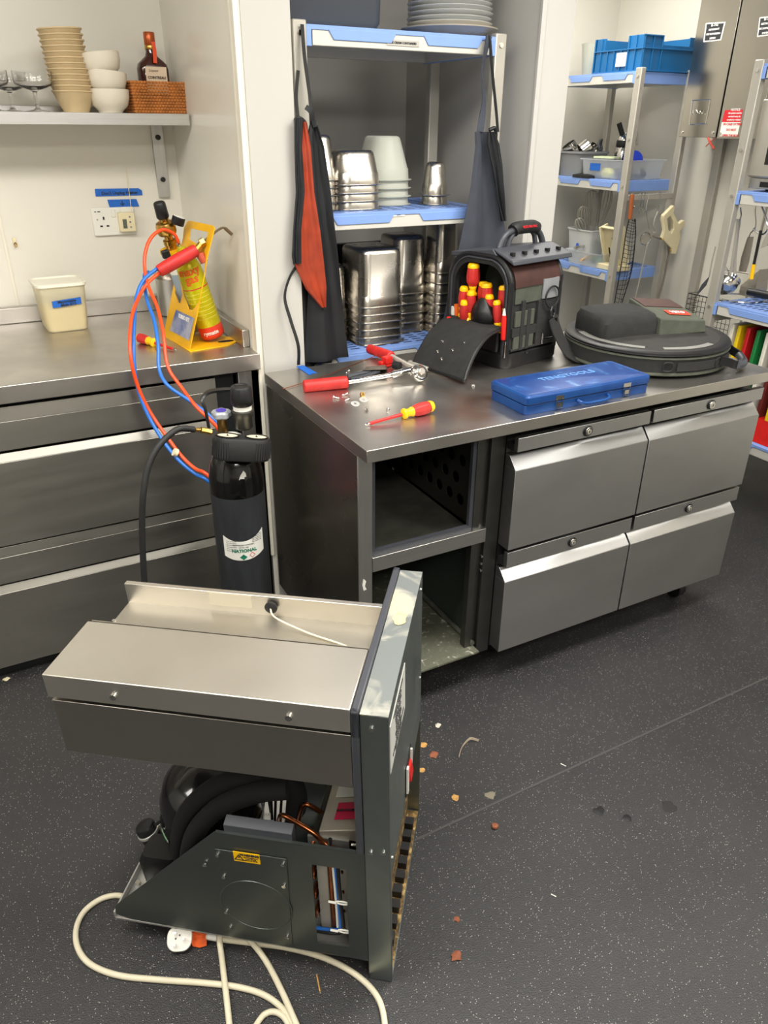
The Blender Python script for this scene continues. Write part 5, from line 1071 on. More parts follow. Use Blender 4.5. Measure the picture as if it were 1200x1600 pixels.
# saw
sy_ = RY-.04; p = Yp(1045, 370, sy_); c = thing('butcher_saw', 'butcher saw with cream handle hanging at the right of the far rack', 'saw', tuple(p))
Fs = frame(tuple(Yp(1045, 370, sy_)), (1, 0, 0), (0, 0, 1)); Fi = Fs.inverted()
def l2(pts): return [((Fi @ Yp(a_, b_, sy_)).x, (Fi @ Yp(a_, b_, sy_)).y) for a_, b_ in pts]
MB().holed(l2([(1048, 320), (1050, 324), (1048, 332), (1056, 349), (1063, 343), (1067, 345), (1065, 352), (1058, 361), (1059, 370), (1052, 396), (1044, 396), (1045, 388), (1030, 372), (1034, 358), (1031, 343), (1032, 336), (1040, 328)]), [l2([(1038, 341), (1043, 337), (1047, 345), (1048, 357), (1045, 364), (1040, 358)])], .022, Fs).build('saw_handle', IVO, c, .004, world=True)
MB().tube(tr([(1020, 369), (1036, 374), (1044, 384), (1045, 398)], sy_-.01), .006, 8).tube(tr([(1045, 398), (1036, 440), (1025, 480)], sy_-.01), .006, 8).build('saw_frame', mat('saw_frame_grey', (150, 144, 132), .4, .8), c, world=True)
MB().cyl(Yp(1048, 390, sy_-.024), Yp(1048, 390, sy_-.01), .005).cyl(Yp(1036, 374, sy_-.024), Yp(1036, 374, sy_-.01), .005).build('saw_rivet', BRS, c, world=True)
# pale boxes low behind the tool bag
for k, (px, py, s_, lab_) in enumerate(((892, 470, .10, 'clear plastic scoop standing on the low shelf behind the tool bag'), (905, 490, .12, 'pale plastic bag on the low shelf behind the round bag'))):
    p = Yp(px, py, 3.3); o = MB().rloft([(0, 0, s_, s_, .03, -.10), (0, 0, s_*1.3, s_*1.2, .04, -.02), (0, 0, s_, s_*.9, .04, .03), (0, 0, s_*.4, s_*.3, .01, .06)], 5).build(['plastic_scoop', 'plastic_bag'][k], MLK); o.matrix_world = T(3.24, 3.4-.12*k, .46) @ Matrix.Rotation(.3, 4, 'Y'); tag(o, lab_, ['scoop', 'bag'][k])

# ================================================================== FIRE SUPPRESSION CABINETS on the right wall
AX = 3.35
def cabinet(y0, y1, z0, label, name='suppression_cabinet'):
    c = thing(name, label, 'cabinet', (AX+.12, (y0+y1)/2, z0), 0, 'steel wall cabinets')
    MB().box(AX, 3.598, y0, y1, z0, 2.35).build('cabinet_body', mat('cabinet_steel', (172, 168, 160), .22, 1, var=.1, vscale=3, stretch=(1, 1, .4), rvar=.06), c, .002, world=True)
    for y in (y0+.02, y1-.02): MB().cyl((AX, y, z0+.022), (AX-.004, y, z0+.022), .006, n=12).build('screw', CHR, c, world=True)
    return c
ya = 3.08; yb = Xp(1118, 219, AX).y; z0 = Xp(1060, 214, AX).z
c1 = cabinet(yb+.004, ya, z0, 'stainless fire suppression cabinet with embossed square beside the far rack')
c2 = cabinet(2.35, yb-.004, z0-.004, 'stainless wall cabinet with the red and white warning label')
def on_x(px, py): return Xp(px, py, AX)
def panelx(c, q, m_, name, off=.001): # quad of pixels on the cabinet front
    P = [on_x(*k) for k in q]; return MB().loft([P, [p-Vector((off, 0, 0)) for p in P]]).build(name, m_, c, world=True)
def sticker(c, q, txt):
    o = panelx(c, q, PAP, 'sticker_border'); ce = sum([on_x(*k) for k in q], Vector())/4
    q2 = [((a_-ce_[0])*.86+ce_[0], (b_-ce_[1])*.86+ce_[1]) for ce_ in [(sum(k[0] for k in q)/4, sum(k[1] for k in q)/4)] for a_, b_ in q]
    panelx(c, q2, INK, 'sticker_panel', .002)
    tx_ = MB()
    for k, t_ in enumerate(txt): tx_.text(t_, .017 if k == 0 else .010, face_x(AX-.0025, ce.y, ce.z+.028-.018*k), bold=.0004)
    tx_.build('sticker_lettering', INW, c, world=True)
sticker(c1, [(1103, 36), (1134, 34), (1127, 63), (1099, 66)], ['R-102', 'RESTAURANT', 'FIRE SUPPRESSION', 'SYSTEM'])
sticker(c2, [(1187, 27), (1215, 24), (1210, 54), (1183, 58)], ['R-102', 'RESTAURANT', 'FIRE SUPPRESSION', 'SYSTEM'])
eb = MB(); q = [on_x(*k) for k in ((1082, 157), (1110, 156), (1103, 193), (1077, 195))]
for i in range(4): eb.tube([q[i]-Vector((.001, 0, 0)), q[(i+1) % 4]-Vector((.001, 0, 0))], .0025, 6, smooth=False)
ce = sum(q, Vector())/4; eb.text('ANSUL', .03, face_x(AX-.001, ce.y, ce.z), .001, bold=.0004)
eb.build('embossed_mark', CHR, c1, world=True)
panelx(c2, [(1133, 172), (1161, 171), (1157, 191), (1128, 191)], INR, 'red_warning')
o = panelx(c2, [(1128, 191), (1157, 191), (1152, 213), (1124, 213)], PAP, 'white_notice')
ce = on_x(1140, 203); c3 = on_x(1145, 182)
MB().text('IN CASE OF FIRE', .014, face_x(AX-.0015, ce.y-.01, ce.z+.024), bold=.0004).text('DO NOT', .014, face_x(AX-.0015, ce.y-.01, ce.z+.0), bold=.0004).text('OPEN THE BOX', .013, face_x(AX-.0015, ce.y-.01, ce.z-.024), bold=.0004).build('red_lettering', INR, c2, world=True)
tx_ = MB()
for k in range(5): tx_.text(['NOTICE', 'this system must be', 'serviced every six', 'months by a trained', 'engineer'][k], .014 if k == 0 else .0095, face_x(AX-.0015, c3.y-.01, c3.z+.028-.014*k), bold=.0003)
tx_.build('white_lettering', INW, c2, world=True)
p = on_x(1110, 222); o = MB().tube([p+Vector((0, .02, .02)), p+Vector((-.004, 0, 0)), p+Vector((0, -.03, -.03))], .005, 6).tube([p+Vector((0, -.02, .015)), p+Vector((-.004, 0, -.002)), p+Vector((0, .022, -.02))], .0025, 6).build('red_tag', mat('red_seal', (176, 60, 40), .5), loc=tuple(p)); tag(o, 'small red twisted seal hanging under the steel cabinets', 'seal')

# ================================================================== RIGHT RACK CONTENTS
c = thing('combi_oven', 'stainless countertop oven with glass door on the right rack', 'oven', (3.07, 1.9, 1.336))
MB().box(2.90, 3.26, 1.55, 2.262, 1.385, 1.755).build('oven_body', STB, c, .004, world=True)
MB().box(2.885, 2.90, 1.56, 2.258, 1.39, 1.665).build('door_frame', STB, c, .004, world=True)
MB().box(2.882, 2.888, 1.62, 2.19, 1.435, 1.62).build('door_glass', BLG, c, .001, world=True)
MB().box(2.893, 2.90, 1.6, 2.20, 1.685, 1.735).build('control_panel', BLG, c, world=True)
MB().box(2.90, 3.24, 1.58, 2.255, 1.345, 1.385).build('oven_base', STV, c, .002, world=True)
MB().box(2.896, 2.90, 1.6, 2.20, 1.352, 1.372).build('base_vent', BLK, c, world=True)
for y in (1.6, 2.19): MB().cyl((2.95, y, 1.336), (2.95, y, 1.348), .016, n=16).build('foot', BLK, c, world=True)
HX = 2.93
def hang(x, pts): return [Xp(a_, b_, x) for a_, b_ in pts]
def uten(name, label, cat, parts, anchor, x=HX):
    p = Xp(*anchor, x); c = thing(name, label, cat, tuple(p))
    for (nm, m_, f) in parts: f().build(nm, m_, c, world=True)
    return c
uten('steel_ladle', 'steel ladle with its bowl facing out hanging under the right rack shelf', 'ladle', [
    ('ladle_handle', GRP, lambda: MB().tube(hang(HX, [(1153, 342), (1150, 370), (1146, 400), (1141, 430)]), .0065, 8)),
    ('ladle_bowl', CHR, lambda: MB(alongz(Xp(1134, 443, HX), Vector((.75, .4, .65)))).lathe([(.0, -.035), (.03, -.03), (.045, -.015), (.05, 0), (.0515, .0), (.047, -.018), (.032, -.034), (.0, -.039)], 30))], (1153, 342))
uten('steel_ladle', 'second steel ladle hanging just behind the first on the right rack', 'ladle', [
    ('ladle_handle', GRP, lambda: MB().tube(hang(HX+.03, [(1156, 342), (1152, 370), (1149, 400), (1148, 428)]), .006, 8)),
    ('ladle_bowl', CHR, lambda: MB(alongz(Xp(1140, 438, HX+.05), Vector((.75, .4, .65)))).lathe([(.0, -.03), (.03, -.026), (.042, -.013), (.045, 0), (.0465, 0), (.03, -.03), (0, -.034)], 30))], (1156, 342))
uten('slotted_spoon', 'flat slotted steel server hanging behind the right rack post', 'spoon', [
    ('spoon_head', DKG, lambda: MB().loft([hang(2.88, [(1108, 432), (1103, 446), (1092, 458), (1088, 464), (1091, 455), (1096, 445)]), [p+Vector((.003, 0, 0)) for p in hang(2.88, [(1108, 432), (1103, 446), (1092, 458), (1088, 464), (1091, 455), (1096, 445)])]])),
    ('spoon_handle', GRP, lambda: MB().tube(hang(2.88, [(1108, 432), (1112, 410), (1118, 385)]), .003, 8))], (1108, 420), 2.88)
uten('meat_tenderiser', 'wide flat steel turner hanging in the middle of the right rack', 'turner', [
    ('turner_blade', PAN, lambda: MB().loft([hang(HX, [(1168, 370), (1177, 370), (1170, 408), (1165, 425), (1154, 424), (1158, 402)]), [p+Vector((.004, 0, 0)) for p in hang(HX, [(1168, 370), (1177, 370), (1170, 408), (1165, 425), (1154, 424), (1158, 402)])]])),
    ('turner_loop', CHR, lambda: MB().tube(hang(HX, [(1170, 371), (1173, 364), (1177, 360), (1181, 352), (1180, 330), (1181, 322)]), .0025, 7))], (1172, 365))
uten('long_knife', 'long black and yellow handled steel hanging on the right rack', 'sharpening steel', [
    ('black_handle', BLK, lambda: MB().tube(hang(HX-.02, [(1189, 360), (1178, 413)]), .006, 8, smooth=False)),
    ('yellow_band', YEL, lambda: MB().tube(hang(HX-.02, [(1178, 413), (1174, 436)]), .008, 8, smooth=False))], (1189, 360))
uten('small_skimmer', 'red handled skimmer half hidden behind the right rack post', 'skimmer', [
    ('red_handle', mat('dark_red', (110, 30, 26), .5), lambda: MB().tube(hang(HX+.05, [(1135, 384), (1128, 412)]), .007, 8, smooth=False)),
    ('wire_loop', CHR, lambda: MB().tube(hang(HX+.05, [(1129, 413), (1136, 420), (1139, 432)]), .0025, 7)),
    ('hanging_ring', CHR, lambda: MB().tube(hang(HX+.05, [(1142, 345), (1144, 362), (1138, 372), (1134, 370)]), .003, 7))], (1135, 384))
uten('wire_hook', 'curved steel wire hook hanging right of the ladles', 'hook', [
    ('hook_wire', CHR, lambda: MB().tube(hang(HX-.01, [(1190, 322), (1198, 345), (1199, 358), (1192, 366), (1182, 362), (1177, 357)]), .0035, 7))], (1190, 322))
uten('hook_wire', 'thin steel wire hook holding the two ladles', 'hook', [
    ('hook_wire', CHR, lambda: MB().tube(hang(HX, [(1157, 324), (1158, 338), (1153, 347), (1145, 336)]), .003, 7))], (1157, 324))
uten('grey_spoon', 'large grey spoon head hanging at the right edge of the photo', 'spoon', [
    ('spoon_head', GRP, lambda: MB().loft([hang(HX-.03, [(1201, 362), (1194, 372), (1188, 388), (1198, 384), (1206, 372)]), [p+Vector((.004, 0, 0)) for p in hang(HX-.03, [(1201, 362), (1194, 372), (1188, 388), (1198, 384), (1206, 372)])]]))], (1200, 362))
# things lying on the shelf under the utensils
c = thing('wire_ring_stand', 'round steel wire ring lying on the right rack shelf', 'ring', tuple(Xp(1160, 465, 2.95)))
rg_ = Zp(1160, 462, .9); MB(T(rg_.x, rg_.y, .889)).tube([(.1*math.cos(2*PI*k/24), .1*math.sin(2*PI*k/24), 0) for k in range(24)], .003, 7, smooth=False, close=True).build('ring', CHR, c, world=True)
c.name = 'wire_ring'; MW[c.name] = MW.get(c.name, c.matrix_basis.copy())
p = Zp(1190, 458, .92); c = thing('black_handled_tool', 'black handled kitchen tool lying on the right rack shelf', 'tool', (p.x, p.y, .887))
MB().tube([(-.01, .06, .03), (0, -.12, .03)], .016, 10, smooth=False).build('black_handle', BLK, c, .003)
MB().hexa([(-.05, -.22, .005), (.05, -.22, .005), (.03, -.1, .025), (-.03, -.1, .025)], [(-.05, -.22, .008), (.05, -.22, .008), (.03, -.1, .03), (-.03, -.1, .03)]).build('steel_blade', PAN, c)
p = Zp(1190, 432, .95); c = thing('steel_tongs', 'folded steel paddles lying behind the black handled tool', 'tongs', (3.12, p.y-.05, .887))
MB().tube([(0, .16, .09), (0, -.05, .09)], .004, 6, smooth=False).hexa([(-.04, -.06, .04), (.04, -.06, .04), (.04, .02, .04), (-.04, .02, .04)], [(-.03, -.05, .12), (.03, -.05, .12), (.02, .0, .11), (-.02, .0, .11)]).box(-.04, .04, -.06, .02, 0, .04).build('paddle', PAN, c)
# wire basket behind the right post
c = thing('wire_basket', 'small chromed wire basket on the wall behind the right rack post', 'basket', tuple(Xp(1085, 470, 3.55)))
wb = MB(); wx = 3.50; P00, P01, P10, P11 = Xp(1076, 458, wx), Xp(1102, 460, wx), Xp(1066, 500, wx), Xp(1090, 505, wx)
P01 = P00+Vector((0, -.30, 0)); P10 = P00+Vector((0, 0, -.2)); P11 = P01+Vector((0, 0, -.2))
for k in range(13): t = k/12; wb.tube([P00.lerp(P01, t), P10.lerp(P11, t)], .0015, 5, smooth=False)
for k in range(8): t = k/7; wb.tube([P00.lerp(P10, t), P01.lerp(P11, t)], .0015, 5, smooth=False)
for k in range(8): t = k/7; wb.tube([P00.lerp(P10, t), P00.lerp(P10, t)+Vector((.095, 0, 0))], .0015, 5, smooth=False)
for k in range(13): t = k/12; wb.tube([P10.lerp(P11, t), P10.lerp(P11, t)+Vector((.095, 0, 0))], .0015, 5, smooth=False)
wb.tube([P00, P01], .003, 6, smooth=False).build('wire_grid', DRK, c, world=True)
# chopping boards in a stand under the shelf
BX = 3.02
bs = thing('board_stand', 'steel rod stand holding the coloured chopping boards', 'stand', (3.06, 2.0, .341))
st = MB()
for y in (1.80, 2.24): st.tube([(2.97, y, .345), (2.97, y, .60), (3.16, y, .60), (3.16, y, .345)], .005, 7, smooth=False)
for x in (2.97, 3.16): st.tube([(x, 1.80, .347), (x, 2.24, .347)], .005, 7, smooth=False).tube([(x, 1.80, .60), (x, 2.24, .60)], .004, 7, smooth=False)
st.build('rod_frame', CHR, bs, world=True)
for k, (y, m_, nm, lean) in enumerate(((2.21, mat('board_white', (226, 222, 208), .5), 'white', .06), (2.17, mat('board_yellow', (232, 200, 20), .5), 'yellow', .05), (2.12, mat('board_red', (190, 24, 30), .5), 'red', .04), (2.07, mat('board_green', (26, 120, 60), .5), 'green', .04), (2.02, MATS['board_white'], 'white', .03), (1.97, mat('board_darkred', (100, 34, 30), .5), 'brown', .03), (1.92, MATS['board_yellow'], 'yellow', .02))):
    lab_ = {0: 'white chopping board furthest back in the stand', 1: 'yellow chopping board near the back of the stand', 2: 'red chopping board between the yellow and green boards', 3: 'green chopping board beside the thick white one', 4: 'white chopping board in front of the green one', 5: 'brown chopping board at the right edge of the photo', 6: 'nearest yellow chopping board in the stand'}[k]
    o = MB().box(-.17, .17, -.009, .009, 0, .45).build('chopping_board', m_, None, .004); o.matrix_world = T(3.07, y, .352) @ Matrix.Rotation(lean, 4, 'X'); tag(o, lab_, 'chopping board', 'coloured chopping boards')
for k, (px, m_) in enumerate(((1152, YEL), (1158, RED), (1163, YEL))):
    pass
# red thing on the lowest shelf
p = Xp(1192, 628, 2.93); o = MB().rloft([(0, 0, .10, .16, .02, 0), (0, 0, .06, .10, .02, .10)], 5).build('red_container', RED); o.matrix_world = T(2.93, p.y-.04, .341); tag(o, 'bright red container on the lowest shelf beyond the counter end', 'container')

# ================================================================== REMOVED CONDENSING UNIT (local x: near->far, y: panel->left, z up)
def euler_m(z, x, y): return Matrix.Rotation(z, 4, 'Z') @ Matrix.Rotation(x, 4, 'X') @ Matrix.Rotation(y, 4, 'Y')
UO = Zp(612, 1535, 0); UM = T(UO.x, UO.y, .002) @ euler_m(math.radians(52.076), math.radians(-.939), math.radians(-1.207))
u = thing('condensing_unit', 'removed steel refrigeration unit standing on the floor in the foreground', 'refrigeration unit', M=UM)
TZ = .723; FW = .43
fp = MB()
fp.box(0, FW, 0, .0012, .32, TZ).box(0, .0012, 0, .047, 0, TZ).box(FW-.0012, FW, 0, .047, 0, TZ).box(0, FW, .0, .047, 0, .0012).box(0, FW, 0, .012, .0, .0012)
fp.box(.0, .014, .0, .0012, 0, .32).box(0, FW, .0455, .047, .39, TZ).box(0, .02, .0455, .047, 0, .39)
fp.build('front_panel', GLV, u, .0015)
MB().box(0, FW, 0, .047, TZ, TZ+.0015).build('foamed_top_edge', FOAMY, u)
MB().box(.0, .013, .047, .0475, .0, .39).box(.004, FW-.004, .012, .0455, .335, TZ-.002).build('insulation_core', DRK, u)
MB().box(-.004, FW+.002, .048, .062, .672, TZ+.006).box(-.004, .010, .048, .062, .385, TZ+.006).box(FW-.01, FW+.004, .048, .062, .385, TZ+.006).build('gasket', DKG, u, .003)
sk = MB().box(.012, .175, -.0012, 0, .585, .692).build('rating_label', mat('dull_label', (196, 196, 190), .5), u)
tx_ = MB()
for k in range(9): tx_.text(['GASTRONORM COUNTER', 'MODEL  HBC3HD', 'SERIAL 320077712', '230V 50Hz 2.2A', 'R134a  0.250kg', 'CLIMATE CLASS 5', 'DEFROST 1.5A', 'INSULATION CYCLOPENTANE', 'KEEP VENT CLEAR'][k], .0085, frame((.093, -.0015, .682-.011*k), (1, 0, 0), (0, 0, 1)), bold=.0002)
tx_.build('label_lettering', INK, sk)
sw = MB().box(.185, .255, -.002, .0, .33, .41).build('switch_cutout', BLK, u)
MB().box(.19, .2, -.006, -.001, .335, .405).box(.245, .25, -.006, -.001, .335, .405).build('switch_frame', WHT, sw)
MB().hexa([(.205, -.002, .352), (.24, -.002, .352), (.24, -.002, .385), (.205, -.002, .385)], [(.207, -.010, .354), (.238, -.010, .354), (.238, -.006, .383), (.207, -.006, .383)]).build('rocker', RED, sw)
sc = MB()
for x, y, z in ((.0, .028, .695), (0, .035, .392), (0, .012, .396)): sc.cyl((x, y, z), (x-.003, y, z), .0045, n=12)
for x, z in ((.40, .70), (.405, .46), (.02, .36)): sc.cyl((x, 0, z), (x, -.0025, z), .004, n=12)
sc.build('screw', CHR, u)
fm_ = MB()
P = [(.0, .03), (.012, .045)]
fm_.add([(.10, .008, TZ+.0018)] and [(.13+.045*math.cos(a_)*(1+.3*math.sin(3*a_)), .028+.013*math.sin(a_)*(1+.2*math.sin(5*a_)), TZ+.0022+.002*(k % 2)) for k, a_ in enumerate([2*PI*q/18 for q in range(18)])] if False else [(.262+.022*math.cos(a_), .022+.013*math.sin(a_)*(1+.2*math.sin(5*a_)), TZ+.0028) for a_ in [2*PI*q/18 for q in range(18)]], [tuple(range(18))])
fm_.build('foam_remnant', mat('foam_cream', (214, 198, 140), .8, var=.2, vscale=90), u, fix=False)
# opening: coil with slots
co = MB().box(.016, FW-.006, .03, .034, .0015, .318).build('condenser_face', patchy('olive_dirty_metal', (84, 82, 66), (96, 90, 66), (130, 108, 60), 20, .5, .62, .3, .6), u)
for k in range(10): MB().box(.035+.037*k, .056+.037*k, .008, .0295, .003, .024).build('vent_slot', BLK, co)
MB().box(.012, FW-.004, .002, .03, .0012, .004).box(.016, FW-.006, .0285, .0302, .004, .07).build('tray_crumbs', RUST, co)
# hood and evaporator housing
HD = mat('hood_steel', (232, 227, 217), .36, 1, var=.05, vscale=5, rvar=.04)
HD2 = mat('housing_steel', (178, 174, 166), .34, 1, var=.12, vscale=5, rvar=.05)
MB().box(-.002, .152, .062, .602, .683, .733).build('hood_cap', HD, u, .0015)
MB().box(.001, .298, .063, .599, .551, .6735).build('evaporator_housing', HD2, u, .001)
MB().box(.15, .300, .063, .6, .672, .6765).box(.158, .1605, .063, .598, .6765, .7295).build('evaporator_tray', mat('tray_steel', (196, 190, 178), .42, 1, var=.08, vscale=6), u)
MB().box(.296, .3075, .062, .603, .6, .722).build('rear_flange', HD, u, .0008)
ta = MB().box(.2955, .296, .33, .42, .69, .72).build('clear_tape', mat('clear_tape', (206, 198, 176), .25), u)
MB(T(.168, .334, .677)).lathe([(.034, 0), (.036, .003), (.036, .016), (.032, .018), (0, .018)], 36).build('fan_rim', BLK, u)
gm = T(.292, .287, .702) @ Matrix.Rotation(-PI/2, 4, 'Y')
MB(gm).lathe([(.012, .0), (.013, .002), (.013, .006), (.008, .009), (.003, .009)], 24).build('grommet', BLR, u)
MB().tube([(.284, .287, .702), (.265, .27, .695), (.245, .2, .682), (.22, .12, .680), (.19, .075, .680), (.18, .063, .69)], .0017, 8).build('sensor_wire', mat('wire_cream', (226, 214, 180), .4), u)
sc = MB()
for y in (.475, .165): sc.cyl((-.002, y, .702), (-.006, y, .702), .006, n=14)
sc.cyl((.215, .59, .687), (.215, .59, .690), .004, n=12)
sc.build('hood_bolt', CHR, u)
# lower side panel with window
LP = frame((0.0, 0, 0), (0, 1, 0), (0, 0, 1))
MB().holed([(.047, .385), (.336, .386), (.592, .103), (.594, .075), (.56, .066), (.048, .058)], [[(.083, .334), (.15, .334), (.152, .092), (.086, .096)]], .0015, LP).box(.0, .006, .048, .334, .384, .3858).build('side_panel', GRM, u)
cv = MB().holed([(.197, .341), (.339, .340), (.352, .088), (.205, .076)], [], .0012, frame((-.0004, 0, 0), (0, 1, 0), (0, 0, 1)) @ T(0, 0, -.0016)).build('access_cover', GRM, u, .0006)
eb = MB(frame((-.002, .272, .185), (0, 1, 0), (0, 0, 1))).tube([(.074*math.cos(2*PI*k/40), .074*math.sin(2*PI*k/40), .0002) for k in range(40)], .0012, 8, smooth=False, close=True)
eb.build('embossed_ring', GRM, cv)
for y, z in ((.335, .325), (.205, .326), (.33, .262), (.208, .262), (.338, .15), (.214, .10), (.365, .29), (.335, .1)): MB().cyl((-.0015, y, z), (-.0055, y, z), .0042, n=12).build('panel_screw', CHR, u)
ws = MB().box(-.0034, -.0022, .25, .302, .3165, .343).build('warning_label', YEL, u)
WF = lambda y, z: frame((-.0038, y, z), (0, -1, 0), (0, 0, 1))
MB().text('WARNING', .0078, WF(.270, .337), bold=.0004).text('ISOLATE ELECTRICAL', .0030, WF(.268, .3305)).text('SUPPLY BEFORE', .0030, WF(.268, .3265)).text('REMOVING COVER', .0030, WF(.268, .3225)).holed([(-.0105, -.008), (.0105, -.008), (0, .009)], [[(-.007, -.006), (.007, -.006), (0, .0055)]], .0003, WF(.291, .329)).holed([(-.001, .003), (.002, .003), (.0, .0), (.0018, .0), (-.001, -.0045), (.0, -.001), (-.0018, -.001)], [], .0003, WF(.291, .329)).build('warning_lettering', INK, ws)
# window contents
MB().box(.03, .04, .09, .15, .10, .34).build('inner_plate', GRP, u)
wr = MB().tube([(.018, .11, .34), (.018, .108, .22), (.018, .107, .13), (.02, .12, .112), (.02, .17, .108)], .0035, 8)
wr.build('blue_wire', BLH, u)
MB().tube([(.016, .104, .34), (.016, .103, .22), (.016, .1, .13), (.018, .118, .104), (.02, .17, .10)], .004, 8).build('black_wire', BLK, u)
MB().tube([(.016, .114, .34), (.016, .112, .22), (.016, .112, .13)], .0025, 8).build('white_wire', WHT, u)
MB().tube([(.03, .122, .34), (.03, .122, .1)], .007, 10, smooth=False).build('copper_riser', COP, u)
cl = MB()
for z in (.325, .215, .125): cl.tube([(.012, .098+.012*math.cos(a_), z+.004*math.sin(a_)) for a_ in [2*PI*q/10 for q in range(10)]], .0018, 6, close=True).tube([(.01, .11, z), (.008, .125, z+.004)], .0025, 6, smooth=False)
cl.build('cable_tie', WHT, u)
# base tray and its lip
MB().box(.0, .42, .048, .60, .058, .064).box(.0, .42, .596, .600, .064, .082).box(.405, .42, .048, .6, .064, .09).build('base_tray', GLB, u, .0008)
MB().box(.03, .06, .06, .56, .0035, .058).box(.36, .39, .06, .56, .0035, .058).build('skid', BLK, u)
MB().box(.05, .12, .45, .55, .0642, .068).build('yellow_tray_strip', mat('tray_yellow', (206, 176, 70), .5, var=.3, vscale=40), u)
for x, y in ((.08, .585), (.2, .585), (.38, .42), (.38, .36), (.36, .3)): MB().cyl((x, y, .0642), (x, y, .072), .006, n=8).build('base_bolt', CHR, u)
# compressor
cm = Matrix.Translation((.225, .452, .07))
MB(cm).lathe([(.06, .0), (.10, .012), (.112, .04), (.116, .09), (.117, .11), (.113, .15), (.10, .19), (.075, .218), (.04, .231), (0, .235)], 40).build('compressor', BLG, u)
MB(cm).lathe([(.1165, .095), (.1185, .098), (.1185, .106), (.1165, .109)], 40).build('compressor_seam', BLG, u)
lbp = MB(cm); g = [[((.1178)*math.cos(a_), .1178*math.sin(a_), z) for a_ in [2.0+.5*k/8 for k in range(9)]] for z in (.06, .088)]
lbp.sheet(g, .0006).build('compressor_label', PAP, u); 
g = [[((.1184)*math.cos(a_), .1184*math.sin(a_), z) for a_ in [2.02+.45*k/8 for k in range(9)]] for z in (.080, .086)]
MB(cm).sheet(g, .0006).build('label_stripe', mat('bright_green', (60, 170, 80), .5), u)
MB().rloft([(.12, .53, .07, .09, .015, .066), (.12, .53, .075, .095, .015, .13), (.12, .53, .06, .08, .015, .15)], 4, M=Matrix.Identity(4)).build('terminal_box', BLK, u)
cp_ = T(.175, .585, .085) @ Matrix.Rotation(-.35, 4, 'X')
MB(cp_).lathe([(.02, -.02), (.023, -.015), (.023, .05), (.02, .056), (0, .058)], 26).build('capacitor', BLK, u)
MB(cp_).lathe([(.0235, .03), (.0255, .031), (.0255, .037), (.0235, .038)], 26).build('capacitor_clamp', GLB, u)
MB().tube([(.175, .575, .145), (.18, .545, .165), (.2, .52, .14)], .004, 8).tube([(.09, .55, .068), (.07, .53, .10), (.08, .49, .13), (.10, .45, .14)], .002, 6).tube([(.085, .555, .068), (.06, .54, .10), (.07, .50, .14), (.09, .46, .15)], .002, 6).build('capacitor_wire', BLK, u)
# insulated suction pipes
MB().tube([(.11, .475, .08), (.11, .482, .18), (.115, .452, .28), (.12, .385, .36), (.125, .30, .405), (.13, .235, .405), (.135, .215, .36), (.14, .225, .27), (.15, .235, .16)], .021, 12).build('insulated_pipe', FOM, u)
MB().tube([(.075, .44, .08), (.075, .445, .18), (.08, .42, .27), (.085, .36, .35), (.09, .28, .40), (.10, .22, .41)], .021, 12).build('insulated_pipe', FOM, u)
# electrics box behind the side panel
MB().hexa([(.004, .185, .30), (.03, .185, .30), (.03, .318, .30), (.004, .318, .30)], [(.006, .185, .402), (.026, .185, .408), (.026, .318, .408), (.006, .318, .402)]).build('electrics_box', DKG, u, .001)
# fan shroud, coil and tubes
MB(T(.22, .185, .20) @ Matrix.Rotation(-PI/2, 4, 'X')).lathe([(.135, -.02), (.14, -.018), (.14, .03), (.135, .032), (.13, .03), (.13, -.018), (.135, -.02)], 48).build('fan_shroud', GRM, u)
fn = MB(T(.22, .18, .2) @ Matrix.Rotation(-PI/2, 4, 'X'))
for k in range(5):
    a_ = 2*PI*k/5; fn.sheet([[(r_*math.cos(a_+.5*t_), r_*math.sin(a_+.5*t_), .012*(t_-.5)) for t_ in (0, .5, 1)] for r_ in (.02, .06, .1, .125)], .002)
fn.lathe([(.025, -.02), (.028, -.015), (.028, .015), (.02, .02)], 20).build('fan_blade', DKG, u)
fi = MB()
for k in range(22): fi.box(.06, .39, .095+.0033*k, .0955+.0033*k, .066, .335)
fi.build('condenser_fins', mat('fin_grey', (140, 138, 128), .4, .9), u)
MB().box(.055, .06, .09, .172, .066, .34).build('coil_end_plate', GLB, u)
MB().box(.39, .395, .09, .172, .066, .34).build('coil_end_plate', GLB, u)
for k in range(8): MB().tube([(.055, .10+.06*(k % 2), .09+.03*k), (.035, .10+.06*(k % 2), .095+.03*k), (.035, .10+.06*(k % 2), .11+.03*k), (.055, .10+.06*(k % 2), .115+.03*k)], .004, 7).build('return_bend', COP, u)
tp = MB().hexa([(.06, .064, .336), (.39, .064, .336), (.39, .15, .336), (.06, .15, .336)], [(.06, .064, .372), (.39, .064, .372), (.39, .15, .352), (.06, .15, .352)]).build('coil_cover', mat('cover_beige_steel', (168, 162, 148), .4, .4, var=.15, vscale=14), u, .002)
rs = MB().hexa([(.085, .064, .3745), (.125, .064, .3745), (.125, .125, .359), (.085, .125, .359)], [(.085, .064, .376), (.125, .064, .376), (.125, .125, .3605), (.085, .125, .3605)]).build('red_sticker', mat('magenta_red', (196, 24, 70), .5), tp)
rt_ = frame((.105, .094, .3695), (0, 1, -.235), (-1, 0, 0))
MB(rt_).text('COMPONENTS INSIDE', .0062, T(0, -.0, 0), bold=.0003).build('sticker_lettering', INK, rs)
ps = MB().hexa([(.14, .064, .3735), (.33, .064, .3735), (.33, .135, .356), (.14, .135, .356)], [(.14, .064, .3742), (.33, .064, .3742), (.33, .135, .357), (.14, .135, .357)]).build('paper_sheet', PAP, tp)
